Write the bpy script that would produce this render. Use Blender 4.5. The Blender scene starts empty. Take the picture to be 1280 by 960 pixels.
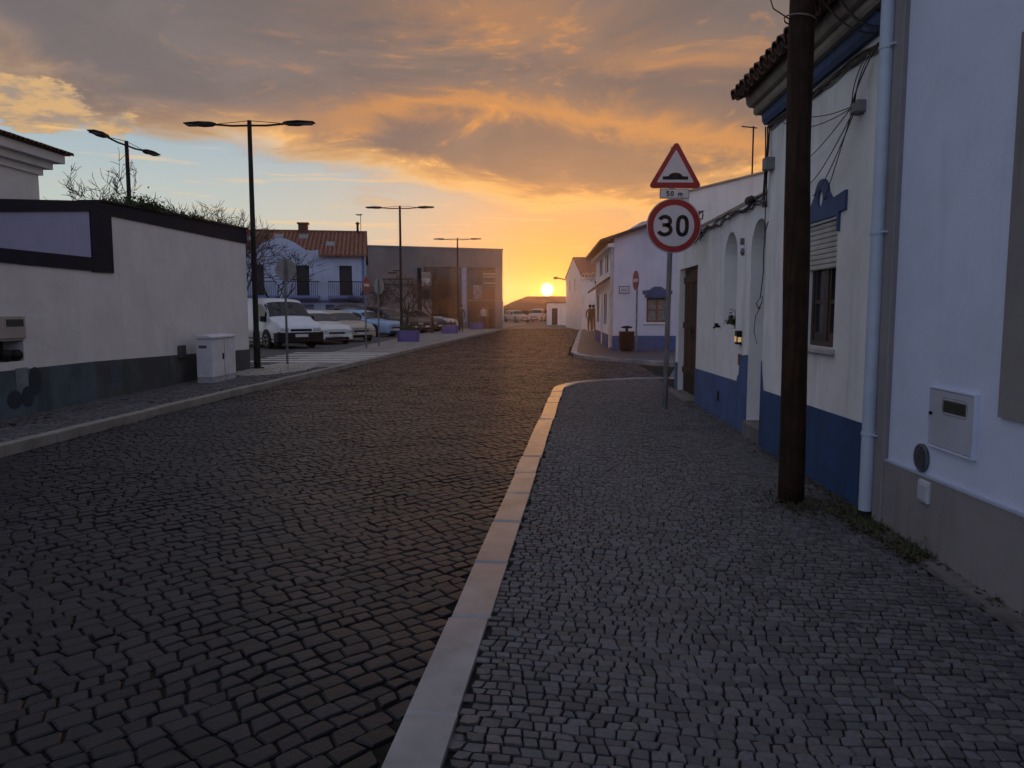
import bpy, bmesh, math, random
from math import sin, cos, pi, radians, exp, atan2, hypot, sqrt
from mathutils import Vector, Matrix, noise
from mathutils.geometry import tessellate_polygon

scene = bpy.context.scene
COL = scene.collection

# ------------------------------------------------------------------ camera
cam = bpy.data.cameras.new('camera')
cam_ob = bpy.data.objects.new('camera', cam)
COL.objects.link(cam_ob)
cam_ob.location = (0, 0, 1.5)
cam_ob.rotation_euler = (radians(90 - 5.651), 0, radians(2.399))
cam.sensor_width = 36
cam.lens = 950 / 1280 * 36
cam.clip_start = 0.05
cam.clip_end = 5000
scene.camera = cam_ob

# ------------------------------------------------------------------ light
SUN_DIR = Vector((0.0041, 0.9997, 0.0249)).normalized()
sun = bpy.data.lights.new('sun', 'SUN')
sun.energy = 4.6
sun.angle = radians(0.6)
sun.color = (1.0, 0.38, 0.12)
sun_ob = bpy.data.objects.new('sun', sun)
COL.objects.link(sun_ob)
sun_ob.rotation_euler = SUN_DIR.to_track_quat('Z', 'Y').to_euler()
sun_ob.location = (0, 50, 30)

vs = scene.view_settings
vs.view_transform = 'Standard'
vs.look = 'None'
vs.exposure = 0.15
vs.gamma = 1.0
vs.use_curve_mapping = False
scene.render.engine = 'CYCLES'
scene.cycles.use_denoising = True
scene.cycles.use_adaptive_sampling = True
scene.cycles.adaptive_threshold = 0.02
scene.cycles.max_bounces = 4
scene.cycles.diffuse_bounces = 2
scene.cycles.glossy_bounces = 2
scene.cycles.volume_bounces = 0
scene.cycles.sample_clamp_indirect = 4.0
scene.cycles.caustics_reflective = False
scene.cycles.caustics_refractive = False


class X:
    """a socket with arithmetic, to write node graphs as formulas"""
    nt = None

    def __init__(self, s):
        self.s = s

    @staticmethod
    def m(op, *a, clamp=False):
        n = X.nt.nodes.new('ShaderNodeMath')
        n.operation = op
        n.use_clamp = clamp
        for i, v in enumerate(a):
            if isinstance(v, X):
                X.nt.links.new(v.s, n.inputs[i])
            else:
                n.inputs[i].default_value = v
        return X(n.outputs[0])

    def __add__(s, o): return X.m('ADD', s, o)
    def __radd__(s, o): return X.m('ADD', o, s)
    def __sub__(s, o): return X.m('SUBTRACT', s, o)
    def __rsub__(s, o): return X.m('SUBTRACT', o, s)
    def __mul__(s, o): return X.m('MULTIPLY', s, o)
    def __rmul__(s, o): return X.m('MULTIPLY', o, s)
    def __truediv__(s, o): return X.m('DIVIDE', s, o)
    def __rtruediv__(s, o): return X.m('DIVIDE', o, s)
    def __neg__(s): return X.m('MULTIPLY', s, -1.0)


def xmax(a, b): return X.m('MAXIMUM', a, b)
def xmin(a, b): return X.m('MINIMUM', a, b)
def xexp(a): return X.m('POWER', 2.718281828, a)
def gauss(v): return xexp(-(v * v))
def sat(v): return X.m('ADD', v, 0.0, clamp=True)


def smooth(v, lo, hi):
    n = X.nt.nodes.new('ShaderNodeMapRange')
    n.interpolation_type = 'SMOOTHSTEP'
    X.nt.links.new(v.s, n.inputs['Value'])
    n.inputs['From Min'].default_value = lo
    n.inputs['From Max'].default_value = hi
    return X(n.outputs[0])


def vec(x, y, z=0.0):
    n = X.nt.nodes.new('ShaderNodeCombineXYZ')
    for i, v in enumerate((x, y, z)):
        if isinstance(v, X):
            X.nt.links.new(v.s, n.inputs[i])
        else:
            n.inputs[i].default_value = v
    return X(n.outputs[0])


def nz(v, scale, detail=5, rough=0.55, out='Fac', dist=0.0):
    n = X.nt.nodes.new('ShaderNodeTexNoise')
    X.nt.links.new(v.s, n.inputs['Vector'])
    n.inputs['Scale'].default_value = scale
    n.inputs['Detail'].default_value = detail
    n.inputs['Roughness'].default_value = rough
    n.inputs['Distortion'].default_value = dist
    return X(n.outputs[out])


def mixc(f, a, b):
    n = X.nt.nodes.new('ShaderNodeMix')
    n.data_type = 'RGBA'
    if isinstance(f, X):
        X.nt.links.new(f.s, n.inputs[0])
    else:
        n.inputs[0].default_value = f
    for i, v in ((6, a), (7, b)):
        if isinstance(v, X):
            X.nt.links.new(v.s, n.inputs[i])
        else:
            n.inputs[i].default_value = (*v, 1)
    return X(n.outputs[2])


def sep(v):
    n = X.nt.nodes.new('ShaderNodeSeparateXYZ')
    X.nt.links.new(v.s, n.inputs[0])
    return [X(o) for o in n.outputs]


# ------------------------------------------------------------------ world
world = bpy.data.worlds.new('World')
scene.world = world
world.use_nodes = True
nt = X.nt = world.node_tree
world.cycles.sampling_method = 'MANUAL'
world.cycles.sample_map_resolution = 512
nt.nodes.clear()
out = nt.nodes.new('ShaderNodeOutputWorld')
bg = nt.nodes.new('ShaderNodeBackground')
nt.links.new(bg.outputs[0], out.inputs[0])
bg.inputs['Strength'].default_value = 0.1
sky = nt.nodes.new('ShaderNodeTexSky')
sky.sky_type = 'NISHITA'
sky.sun_disc = False
sky.sun_elevation = radians(1.43)
sky.sun_rotation = radians(0.23)
sky.air_density = 1.2
sky.dust_density = 2.0
tc = nt.nodes.new('ShaderNodeTexCoord')
dirv = X(tc.outputs['Generated'])
dx, dy, dz = sep(dirv)
DEG = 180 / pi
az = X.m('ARCTAN2', dx, dy) * DEG
el = X.m('ARCSINE', dz) * DEG
sdot = xmin(dx * SUN_DIR.x + dy * SUN_DIR.y + dz * SUN_DIR.z, 1.0)
sang = X.m('ARCCOSINE', sdot) * DEG
h = xmax(dz, 0.0) + 0.16
P0 = vec(dx / h, dy / h, 0.0)
wn = nz(P0, 1.3, 1, 0.5, 'Color')
w1, w2, w3 = sep(wn)
Pw = vec(dx / h + (w1 - 0.5) * 0.75, dy / h + (w2 - 0.5) * 0.75, 3.7)
nb = nz(Pw, 1.25, 2, 0.5)
nd = nz(Pw, 3.4, 4, 0.58)
nf = nz(Pw, 10.0, 3, 0.62)
azp = xmax(-az, 0.0)
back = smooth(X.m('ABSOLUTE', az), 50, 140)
# clear air
clear = mixc(smooth(el, 16.0, 3.0), (0.31, 0.45, 0.58), (0.60, 0.64, 0.56))
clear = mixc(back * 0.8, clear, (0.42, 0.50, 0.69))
g1 = gauss((az - 4.0) / 14.5) * smooth(el, 26.0, 2.0)
clear = mixc(g1, clear, (0.74, 0.43, 0.20))
g2 = xexp(-(sang / 6.0)) * smooth(el, 14, 4)
clear = mixc(g2, clear, (0.90, 0.34, 0.04))
# cloud deck
eb = 5.9 + azp * 0.20 - back * 9.0 + (nb - 0.5) * 9.0 + (nd - 0.5) * 4.0 + (nf - 0.5) * 2.0
mask = smooth(el - eb, -0.9, 1.6)
rim = smooth(el - eb, -1.2, 0.4) * (1.0 - smooth(el - eb, 0.2, 4.2))
sunside = gauss((az - 3.0) / 24.0)
shade = mixc(smooth(az, -38, 4), (0.235, 0.20, 0.20), (0.255, 0.178, 0.145))
shade = mixc(smooth(el, 14, 25), shade, (0.175, 0.155, 0.158))
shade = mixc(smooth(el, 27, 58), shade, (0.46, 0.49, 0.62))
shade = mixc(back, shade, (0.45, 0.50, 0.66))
shade2 = mixc(0.42, shade, (0.12, 0.105, 0.115))
body = mixc(smooth(nd, 0.36, 0.66), shade2, shade)
ec = 14.6 - xmax(az + 3.0, 0.0) * 0.2 - xmax(-3.0 - az, 0.0) * 0.10
wob = (nd - 0.5) * 5.0 + (nf - 0.5) * 2.5
streak = gauss((el - ec + wob) / 1.15) * smooth(az, -27, -8) * smooth(az, 34, 16)
patch = gauss((az + 4.0 + (w1 - 0.5) * 14) / 9.0) * gauss((el - 20.2 + wob * 1.4) / 1.9)
patch2 = gauss((az - 11.0 + (w2 - 0.5) * 10) / 7.0) * gauss((el - 17.2 + wob) / 1.1) * 0.6
fleck = smooth(nf + nd * 0.6, 0.86, 1.08) * (0.12 + 0.55 * sunside) * (1.0 - back)
lit = sat(streak * 0.72 + patch * 0.42 + patch2 * 0.8 + fleck * 0.6 + rim * (0.22 + 0.95 * sunside))
cloudc = mixc(lit, body, mixc(rim, (0.76, 0.32, 0.09), (0.98, 0.55, 0.20)))
cloudc = mixc(g1 * 0.35 * smooth(el, 18, 6), cloudc, (0.95, 0.45, 0.12))
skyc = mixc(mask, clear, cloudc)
# sunlit cumulus low on the left
cum = gauss((az + 34.0) / 4.4) * gauss((el - 12.4) / 2.1) + 0.6 * gauss((az + 28.8) / 1.4) * gauss((el - 11.9) / 1.0)
cumn = nz(P0, 9.0, 4, 0.62)
cm = smooth(cum + (cumn - 0.5) * 1.5, 0.46, 0.66)
skyc = mixc(cm, skyc, mixc(smooth(cumn, 0.36, 0.62), (0.36, 0.28, 0.23), (0.70, 0.43, 0.20)))
# thin wisps in the clear band
wisp = smooth(nz(vec(dx / h * 0.5, dy / h, dz * 30.0), 3.0, 3, 0.6), 0.56, 0.70) * (1.0 - mask) * smooth(el, 2, 6) * (1.0 - back)
skyc = mixc(wisp * 0.5, skyc, (0.98, 0.62, 0.27))
# the sun and its aureole
disc = smooth(sang, 0.58, 0.20)
aure = xexp(-(sang / 0.9)) * 0.95 + xexp(-(sang / 3.0)) * 0.05
skyc = mixc(sat(aure), skyc, (1.15, 0.52, 0.07))
skyc = mixc(disc, skyc, (6.0, 4.6, 2.2))
# air below the horizon stays as dim as the ground
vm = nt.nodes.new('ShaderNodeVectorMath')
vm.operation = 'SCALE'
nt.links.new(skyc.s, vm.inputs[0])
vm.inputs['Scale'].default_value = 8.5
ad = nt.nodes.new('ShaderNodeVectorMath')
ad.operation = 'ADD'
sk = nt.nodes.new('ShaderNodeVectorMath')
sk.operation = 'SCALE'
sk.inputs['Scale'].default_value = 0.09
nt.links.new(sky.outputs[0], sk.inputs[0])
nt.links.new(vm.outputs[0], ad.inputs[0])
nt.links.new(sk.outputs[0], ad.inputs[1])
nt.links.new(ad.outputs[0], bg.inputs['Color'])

# ------------------------------------------------------------------ materials
MATS = {}


def mat(name, base, rough=0.8, var=0.15, scale=3.0, bump=0.0, bscale=60.0, dark=None, stain=0.0, metal=0.0,
        spec=0.5, attr=None, wave=0.0, streak=0.0, coat=0.0, emit=None, tint=None):
    if name in MATS:
        return MATS[name]
    m = bpy.data.materials.new(name)
    m.use_nodes = True
    X.nt = t = m.node_tree
    b = t.nodes['Principled BSDF']
    g = t.nodes.new('ShaderNodeNewGeometry')
    pos = X(g.outputs['Position'])
    n1 = nz(pos, scale, 3, 0.6)
    lo = tuple(c * (1 - var) for c in base)
    hi = tuple(min(1, c * (1 + var)) for c in base)
    c = mixc(smooth(n1, 0.3, 0.7), lo, hi)
    if tint:
        c = mixc(smooth(nz(pos, scale * 0.37, 4, 0.6), 0.42, 0.68), c, tint)
    if attr:
        a = t.nodes.new('ShaderNodeAttribute')
        a.attribute_name = attr
        tone = X(a.outputs['Fac'])
        c = mixc(sat(tone), tuple(q * 0.62 for q in base), mixc(0.7, c, tuple(q * 1.55 for q in base)))
        hue = X.m('FRACT', tone * 7.31)
        c = mixc(smooth(hue, 0.55, 1.0) * 0.40, c, tuple(q * w for q, w in zip(base, (1.22, 1.08, 0.92))))
        n2 = nz(pos, 55.0, 2, 0.6)
        c = mixc(smooth(n2, 0.35, 0.7) * 0.45, c, tuple(q * 0.55 for q in base))
    if stain:
        px, py, pz = sep(pos)
        sv = nz(vec(px * 3.0, py * 3.0, pz * 0.35), 1.6, 3, 0.6)
        c = mixc(smooth(sv, 0.50, 0.75) * stain, c, tuple(q * 0.45 for q in base))
        sm = nz(pos, 0.9, 4, 0.65)
        c = mixc(smooth(sm, 0.52, 0.72) * stain * 0.7, c, tuple(q * w for q, w in zip(base, (0.72, 0.66, 0.58))))
    if streak:
        px, py, pz = sep(pos)
        sv = nz(vec(px * 22.0, py * 22.0, pz * 0.9), 1.5, 5, 0.6)
        c = mixc(smooth(sv, 0.45, 0.65) * streak, c, dark or tuple(q * 0.4 for q in base))
    t.links.new(c.s, b.inputs['Base Color'])
    b.inputs['Roughness'].default_value = rough
    if rough > 0.2 and bump:
        rr = rough + (n1 - 0.5) * (0.25 if rough > 0.3 else 0.08)
        t.links.new(sat(rr).s, b.inputs['Roughness'])
    b.inputs['Metallic'].default_value = metal
    b.inputs['Specular IOR Level'].default_value = spec
    b.inputs['Coat Weight'].default_value = coat
    if emit:
        b.inputs['Emission Color'].default_value = (*emit[0], 1)
        b.inputs['Emission Strength'].default_value = emit[1]
    if bump:
        bn = t.nodes.new('ShaderNodeBump')
        bn.inputs['Strength'].default_value = bump
        bn.inputs['Distance'].default_value = 0.01
        hgt = nz(pos, bscale * .5, 3, 0.75)
        if wave:
            hgt = hgt + nz(pos, 3.0, 2, 0.5) * wave
        t.links.new(hgt.s, bn.inputs['Height'])
        t.links.new(bn.outputs[0], b.inputs['Normal'])
    MATS[name] = m
    return m


def glass_mat(name, base=(0.02, 0.022, 0.026), rough=0.06):
    m = mat(name, base, rough, 0.3, 1.5, spec=0.6)
    return m


M_ROADSTONE = mat('road_stone', (0.0225, 0.0224, 0.0265), 0.37, 0.3, 1.3, 0.38, 75, attr='tone', spec=0.24)
M_WALKSTONE = mat('walk_stone', (0.100, 0.099, 0.108), 0.64, 0.28, 1.1, 0.5, 95, attr='tone', spec=0.42)
M_PALESTONE = mat('pale_stone', (0.42, 0.40, 0.36), 0.7, 0.25, 1.1, 0.4, 90, attr='tone')
M_GROUT = mat('grout_sand', (0.020, 0.019, 0.019), 0.95, 0.4, 9, 0.8, 120, spec=0.1)
M_KERB = mat('kerb_limestone', (0.275, 0.27, 0.28), 0.14, 0.18, 2.2, 0.06, 130, stain=0.45, spec=0.85, tint=(0.17, 0.17, 0.18))
M_KERB2 = mat('kerb_granite', (0.24, 0.225, 0.205), 0.7, 0.2, 2.2, 0.3, 110, stain=0.5)
M_FARROAD = mat('far_paving', (0.046, 0.044, 0.047), 0.48, 0.3, 1.2, 0.7, 12, spec=0.5)
M_EARTH = mat('dry_earth', (0.10, 0.085, 0.065), 0.95, 0.3, 0.3, 0.5, 5)
M_LOT = mat('parking_asphalt', (0.075, 0.073, 0.075), 0.85, 0.25, 0.7, 0.5, 40, spec=0.3)
M_HILL = mat('dry_scrub', (0.060, 0.050, 0.032), 0.95, 0.5, 0.25, 0.8, 2)
M_WHITE = mat('whitewash', (0.80, 0.785, 0.79), 0.88, 0.05, 2.0, 0.35, 45, stain=0.36, wave=5.0)
M_WHITEB = mat('whitewash_blue', (0.58, 0.63, 0.80), 0.86, 0.05, 1.5, 0.30, 55, stain=0.14, wave=4.0)
M_WHITEC = mat('whitewash_lilac', (0.60, 0.58, 0.70), 0.86, 0.05, 1.5, 0.25, 55, stain=0.15)
M_WHITEG = mat('whitewash_grey', (0.67, 0.64, 0.645), 0.88, 0.05, 1.2, 0.35, 45, stain=0.16, wave=5.0)
M_PANEL = mat('lavender_plaster', (0.34, 0.345, 0.52), 0.88, 0.06, 1.4, 0.2, 45, stain=0.18)
M_NAVY = mat('navy_paint', (0.011, 0.013, 0.027), 0.7, 0.3, 3, 0.2, 50, stain=0.4, spec=0.2)
M_BLUE = mat('blue_plinth', (0.015, 0.062, 0.18), 0.8, 0.20, 2.5, 0.35, 45, stain=0.55, wave=4.0)
M_BLUE3 = mat('faded_blue_plinth', (0.055, 0.105, 0.26), 0.85, 0.18, 2.5, 0.3, 45, stain=0.5)
M_BLUEP = mat('blue_paint', (0.050, 0.088, 0.20), 0.78, 0.15, 3, 0.2, 45, stain=0.3)
M_PLG = mat('grey_plinth', (0.060, 0.068, 0.075), 0.85, 0.3, 1.5, 0.3, 40, stain=0.6)
M_PLB = mat('slate_blue_plinth', (0.062, 0.088, 0.115), 0.85, 0.3, 1.5, 0.3, 40, stain=0.6)
M_BEIGE = mat('taupe_paint', (0.235, 0.215, 0.225), 0.85, 0.10, 2, 0.3, 50, stain=0.45, wave=3.0)
M_CREAM = mat('cream_cornice', (0.34, 0.29, 0.235), 0.88, 0.15, 3, 0.3, 45, stain=0.5)
M_TILE = mat('roof_clay', (0.17, 0.065, 0.038), 0.85, 0.45, 6, 0.5, 60, stain=0.5)
M_TILED = mat('roof_clay_old', (0.095, 0.048, 0.033), 0.9, 0.5, 7, 0.5, 60, stain=0.6)
M_WOOD = mat('pole_timber', (0.036, 0.019, 0.012), 0.85, 0.35, 6, 0.9, 40, streak=0.7, spec=0.2)
M_DOOR = mat('door_wood', (0.030, 0.014, 0.010), 0.65, 0.3, 8, 0.4, 60, streak=0.5, spec=0.25)
M_FRAME = mat('window_wood', (0.045, 0.024, 0.020), 0.55, 0.3, 8, 0.2, 60)
M_GLASS = glass_mat('dark_glass', (0.035, 0.037, 0.042), 0.12)
M_CURTAIN = mat('lace_curtain', (0.20, 0.19, 0.18), 0.9, 0.25, 8)
M_SHUT = mat('shutter_plastic', (0.46, 0.44, 0.42), 0.6, 0.12, 5, 0.1, 40, stain=0.3)
M_PIPE = mat('pipe_paint', (0.42, 0.48, 0.60), 0.42, 0.08, 4, 0.1, 40, stain=0.2)
M_GREYM = mat('grey_metal', (0.16, 0.165, 0.18), 0.45, 0.2, 5, metal=0.6)
M_DARKM = mat('dark_metal', (0.012, 0.012, 0.013), 0.6, 0.2, 5, spec=0.2)
M_ALU = mat('sign_back_grey', (0.26, 0.25, 0.245), 0.55, 0.12, 5, metal=0.4)
M_SRED = mat('sign_red', (0.27, 0.010, 0.016), 0.4, 0.08, 6)
M_SWHITE = mat('sign_white', (0.52, 0.52, 0.56), 0.4, 0.05, 6)
M_BLACK = mat('sign_black', (0.008, 0.008, 0.010), 0.5, 0.1, 6, spec=0.25)
M_CABLE = mat('cable_rubber', (0.020, 0.019, 0.019), 0.6, 0.3, 20)
M_CABLEG = mat('cable_grey', (0.16, 0.15, 0.14), 0.6, 0.3, 20)
M_BOXP = mat('box_plastic', (0.42, 0.43, 0.50), 0.5, 0.08, 5, stain=0.2)
M_CABW = mat('cabinet_plastic', (0.62, 0.62, 0.68), 0.55, 0.08, 4, 0.1, 60, stain=0.25)
M_MET = mat('meter_window', (0.035, 0.034, 0.028), 0.25, 0.2, 9)
M_VENT = mat('vent_grey', (0.075, 0.085, 0.11), 0.6, 0.2, 15)
M_LEAF = mat('leaf_green', (0.045, 0.065, 0.022), 0.7, 0.5, 18)
M_DRY = mat('dry_leaf', (0.050, 0.032, 0.018), 0.8, 0.5, 25)
M_BARK = mat('bark', (0.030, 0.024, 0.021), 0.9, 0.3, 10)
M_CONC = mat('concrete', (0.175, 0.172, 0.175), 0.85, 0.12, 0.8, 0.3, 20, stain=0.4)
M_DARKG = glass_mat('facade_glass', (0.040, 0.030, 0.026), 0.10)
M_BROWN = mat('brown_panel', (0.070, 0.048, 0.042), 0.6, 0.2, 2)
M_PLANT = mat('planter_blue', (0.080, 0.080, 0.30), 0.55, 0.12, 3, stain=0.3)
M_TYRE = mat('tyre_rubber', (0.015, 0.015, 0.016), 0.85, 0.2, 8)
M_RIM = mat('rim_alloy', (0.30, 0.30, 0.31), 0.4, 0.1, 8, metal=0.8)
M_CARG = mat('car_glass', (0.010, 0.011, 0.013), 0.05, 0.3, 1.5, spec=0.4)
M_HEAD = mat('headlight', (0.45, 0.46, 0.48), 0.15, 0.1, 20)
M_TRIM = mat('car_trim', (0.010, 0.010, 0.011), 0.6, 0.2, 8, spec=0.2)
M_WMARK = mat('road_marking', (0.50, 0.49, 0.46), 0.8, 0.2, 4, 0.3, 60, stain=0.6)
M_BRASS = mat('brass_plate', (0.60, 0.33, 0.14), 0.18, 0.1, 20, metal=1.0)
M_TERRA = mat('terracotta', (0.20, 0.075, 0.04), 0.85, 0.2, 10)
M_CEM = mat('cement_strip', (0.15, 0.143, 0.14), 0.9, 0.25, 4, 0.6, 40, stain=0.6)


# ------------------------------------------------------------------ mesh helpers
class MB:
    def __init__(self):
        self.v, self.f, self.tone, self.t = [], [], [], 0.5

    def add(self, vs, fs):
        o = len(self.v)
        self.v += [tuple(p) for p in vs]
        self.f += [tuple(i + o for i in q) for q in fs]
        self.tone += [self.t] * len(fs)
        return self

    def box(self, x0, x1, y0, y1, z0, z1):
        return self.add([(x0, y0, z0), (x1, y0, z0), (x1, y1, z0), (x0, y1, z0),
                         (x0, y0, z1), (x1, y0, z1), (x1, y1, z1), (x0, y1, z1)],
                        [(3, 2, 1, 0), (4, 5, 6, 7), (0, 1, 5, 4), (1, 2, 6, 5), (2, 3, 7, 6), (3, 0, 4, 7)])

    def bbox(self, x0, x1, y0, y1, z0, z1, b=0.01):
        """a box with chamfered edges"""
        bm = bmesh.new()
        bmesh.ops.create_cube(bm, size=1)
        for v in bm.verts:
            v.co = Vector(((x0 + x1) / 2 + v.co.x * (x1 - x0), (y0 + y1) / 2 + v.co.y * (y1 - y0), (z0 + z1) / 2 + v.co.z * (z1 - z0)))
        bmesh.ops.bevel(bm, geom=bm.edges[:], offset=b, segments=1, affect='EDGES')
        bm.verts.index_update()
        self.add([v.co for v in bm.verts], [[v.index for v in f.verts] for f in bm.faces])
        bm.free()
        return self

    def prism(self, poly, fn, d0, d1):
        """extrude a 2-D outline; fn(u, v, d) -> xyz"""
        n = len(poly)
        vs = [fn(u, v, d0) for u, v in poly] + [fn(u, v, d1) for u, v in poly]
        tris = tessellate_polygon([[Vector((u, v, 0)) for u, v in poly]])
        fs = [(a, b, c) for a, b, c in tris] + [(c + n, b + n, a + n) for a, b, c in tris]
        fs += [(i, i + n, (i + 1) % n + n, (i + 1) % n) for i in range(n)]
        return self.add(vs, fs)

    def tube(self, pts, r, n=8, cap=True):
        pts = [Vector(p) for p in pts]
        rs = r if isinstance(r, (list, tuple)) else [r] * len(pts)
        vs, fs = [], []
        up = Vector((0.13, 0.21, 1)).normalized()
        for i, p in enumerate(pts):
            t = (pts[min(i + 1, len(pts) - 1)] - pts[max(i - 1, 0)])
            if t.length < 1e-9:
                t = Vector((0, 0, 1))
            t.normalize()
            a = t.cross(up)
            if a.length < 0.15:
                a = t.cross(Vector((1, 0.1, 0)))
            a.normalize()
            b = t.cross(a)
            for k in range(n):
                w = 2 * pi * k / n
                vs.append(p + a * (rs[i] * cos(w)) + b * (rs[i] * sin(w)))
        for i in range(len(pts) - 1):
            for k in range(n):
                k2 = (k + 1) % n
                fs.append((i * n + k, i * n + k2, (i + 1) * n + k2, (i + 1) * n + k))
        if cap:
            fs.append(tuple(range(n)))
            fs.append(tuple((len(pts) - 1) * n + k for k in range(n)))
        return self.add(vs, fs)

    def lathe(self, prof, n=16, c=(0, 0, 0), axis='z'):
        vs, fs = [], []
        for r, z in prof:
            for k in range(n):
                w = 2 * pi * k / n
                p = (r * cos(w), r * sin(w), z)
                if axis == 'y':
                    p = (p[0], p[2], p[1])
                elif axis == 'x':
                    p = (p[2], p[0], p[1])
                vs.append((c[0] + p[0], c[1] + p[1], c[2] + p[2]))
        for i in range(len(prof) - 1):
            for k in range(n):
                k2 = (k + 1) % n
                fs.append((i * n + k, i * n + k2, (i + 1) * n + k2, (i + 1) * n + k))
        fs.append(tuple(range(n)))
        fs.append(tuple((len(prof) - 1) * n + k for k in range(n)))
        return self.add(vs, fs)

    def build(self, name, material, parent=None, smooth=False, tone=False, fix=True):
        me = bpy.data.meshes.new(name)
        me.from_pydata(self.v, [], self.f)
        if fix:
            bm = bmesh.new()
            bm.from_mesh(me)
            bmesh.ops.recalc_face_normals(bm, faces=bm.faces[:])
            bm.to_mesh(me)
            bm.free()
        if tone:
            a = me.attributes.new('tone', 'FLOAT', 'FACE')
            a.data.foreach_set('value', self.tone)
        if smooth:
            me.polygons.foreach_set('use_smooth', [True] * len(me.polygons))
            if smooth != 'all':
                try:
                    me.set_sharp_from_angle(angle=radians(40))
                except Exception:
                    pass
        me.materials.append(material)
        o = bpy.data.objects.new(name, me)
        COL.objects.link(o)
        if parent:
            o.parent = parent
        return o


def tag(o, label=None, cat=None, group=None, kind=None):
    if label: o['label'] = label
    if cat: o['category'] = cat
    if group: o['group'] = group
    if kind: o['kind'] = kind
    return o


def thing(name, label, cat, loc=(0, 0, 0), rz=0.0, group=None):
    o = bpy.data.objects.new(name, None)
    o.empty_display_size = 0.2
    o.location = loc
    o.rotation_euler = (0, 0, rz)
    COL.objects.link(o)
    return tag(o, label, cat, group)


def copy_tree(o, parent=None):
    c = o.copy()
    COL.objects.link(c)
    c.parent = parent
    for ch in list(o.children):
        copy_tree(ch, c)
    return c


def fx(X0):           # u = Y, v = Z, d = offset in X
    return lambda u, v, d: (X0 + d, u, v)


def fy(Y0):           # u = X, v = Z, d = offset in Y
    return lambda u, v, d: (u, Y0 + d, v)


def wall(outer, holes, fn, depth, name, material, parent):
    """a wall slab with openings: front face at d=0, back at d=depth"""
    loops = [outer] + holes
    flat = [p for l in loops for p in l]
    tris = tessellate_polygon([[Vector((u, v, 0)) for u, v in l] for l in loops])
    n = len(flat)
    vs = [fn(u, v, 0) for u, v in flat] + [fn(u, v, depth) for u, v in flat]
    fs = [tuple(t) for t in tris] + [(c + n, b + n, a + n) for a, b, c in tris]
    o = 0
    for l in loops:
        k = len(l)
        for i in range(k):
            fs.append((o + i, o + (i + 1) % k, o + (i + 1) % k + n, o + i + n))
        o += k
    m = MB()
    m.add(vs, fs)
    return m.build(name, material, parent)


def rect(u0, u1, v0, v1):
    return [(u0, v0), (u1, v0), (u1, v1), (u0, v1)]


def arch(u0, u1, v0, vtop, n=14):
    r = (u1 - u0) / 2
    c = (u0 + u1) / 2
    vs_ = vtop - r
    return [(u0, v0), (u1, v0)] + [(c + r * cos(pi * k / n), vs_ + r * sin(pi * k / n)) for k in range(n + 1)]


def inpoly(x, y, poly):
    c = False
    j = len(poly) - 1
    for i in range(len(poly)):
        xi, yi = poly[i]
        xj, yj = poly[j]
        if (yi > y) != (yj > y) and x < (xj - xi) * (y - yi) / (yj - yi) + xi:
            c = not c
        j = i
    return c


def interp(tab, y):
    if y <= tab[0][0]:
        (a, b), (c, d) = tab[0], tab[1]
    elif y >= tab[-1][0]:
        (a, b), (c, d) = tab[-2], tab[-1]
    else:
        for i in range(len(tab) - 1):
            if tab[i][0] <= y <= tab[i + 1][0]:
                (a, b), (c, d) = tab[i], tab[i + 1]
                break
    return b + (d - b) * (y - a) / (c - a)


# ------------------------------------------------------------------ ground plan
# road edges as X over Y
RIGHT = [(-4, -0.90), (2.34, -0.53), (4.62, -0.40), (6.57, -0.28), (14.1, 0.16)]
RIGHT2 = [(26.0, 0.90), (36.8, 1.50), (55.4, 2.55), (80, 3.95)]
LEFT = [(-4, -6.35), (8, -5.95), (14, -5.72), (20, -5.32), (29, -4.90), (57, -3.22), (80, -1.9)]
ROAD_Z = -0.10


def road_right(y):
    if y <= 14.1:
        return interp(RIGHT, y)
    if y >= 26:
        return interp(RIGHT2, y)
    return 2.6


def dips(x, y):
    return 0.018 * noise.noise(Vector((x * 0.55, y * 0.55, 3.1))) + 0.006 * noise.noise(Vector((x * 2.1, y * 2.1, 8.3)))


def sheet(name, outline, z, material, parent=None, kind='structure'):
    m = MB()
    tris = tessellate_polygon([[Vector((x, y, 0)) for x, y in outline]])
    m.add([(x, y, z) for x, y in outline], [tuple(t) for t in tris])
    o = m.build(name, material, parent)
    o.data.polygons[0]
    bm = bmesh.new()
    bm.from_mesh(o.data)
    for f in bm.faces:
        if f.normal.z < 0:
            f.normal_flip()
    bm.to_mesh(o.data)
    bm.free()
    if not parent:
        o['kind'] = kind
    return o


ground = sheet('ground', [(-260, -60), (260, -60), (260, 330), (-260, 330)], -0.30, M_EARTH)
ys = [-4, 0, 8, 14, 20, 29, 40, 57, 80]
road = sheet('road', [(interp(LEFT, y) - .1, y) for y in ys][::-1] +
             [(interp(RIGHT, -4) + .1, -4), (interp(RIGHT, 14.1) + .1, 14.1), (0.6, 15.6), (2.6, 17.1), (9, 17.8),
              (9, 19.6), (3.6, 21.6), (1.2, 24.6), (0.95, 26.2)] + [(interp(RIGHT2, y), y) for y in (36.8, 55.4, 80)] ,
             ROAD_Z - 0.035, M_GROUT)
far_road = sheet('road_surface', [(interp(LEFT, y) - .1, y) for y in (62, 70, 80)][::-1] +
                 [(interp(RIGHT2, y), y) for y in (62, 70, 80)], ROAD_Z - 0.012, M_FARROAD, parent=road)
side_surface = sheet('side_street_surface', [(2.75, 17.0), (9, 17.7), (9, 19.6), (3.7, 21.5)], ROAD_Z - 0.012, M_FARROAD, parent=road)
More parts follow.
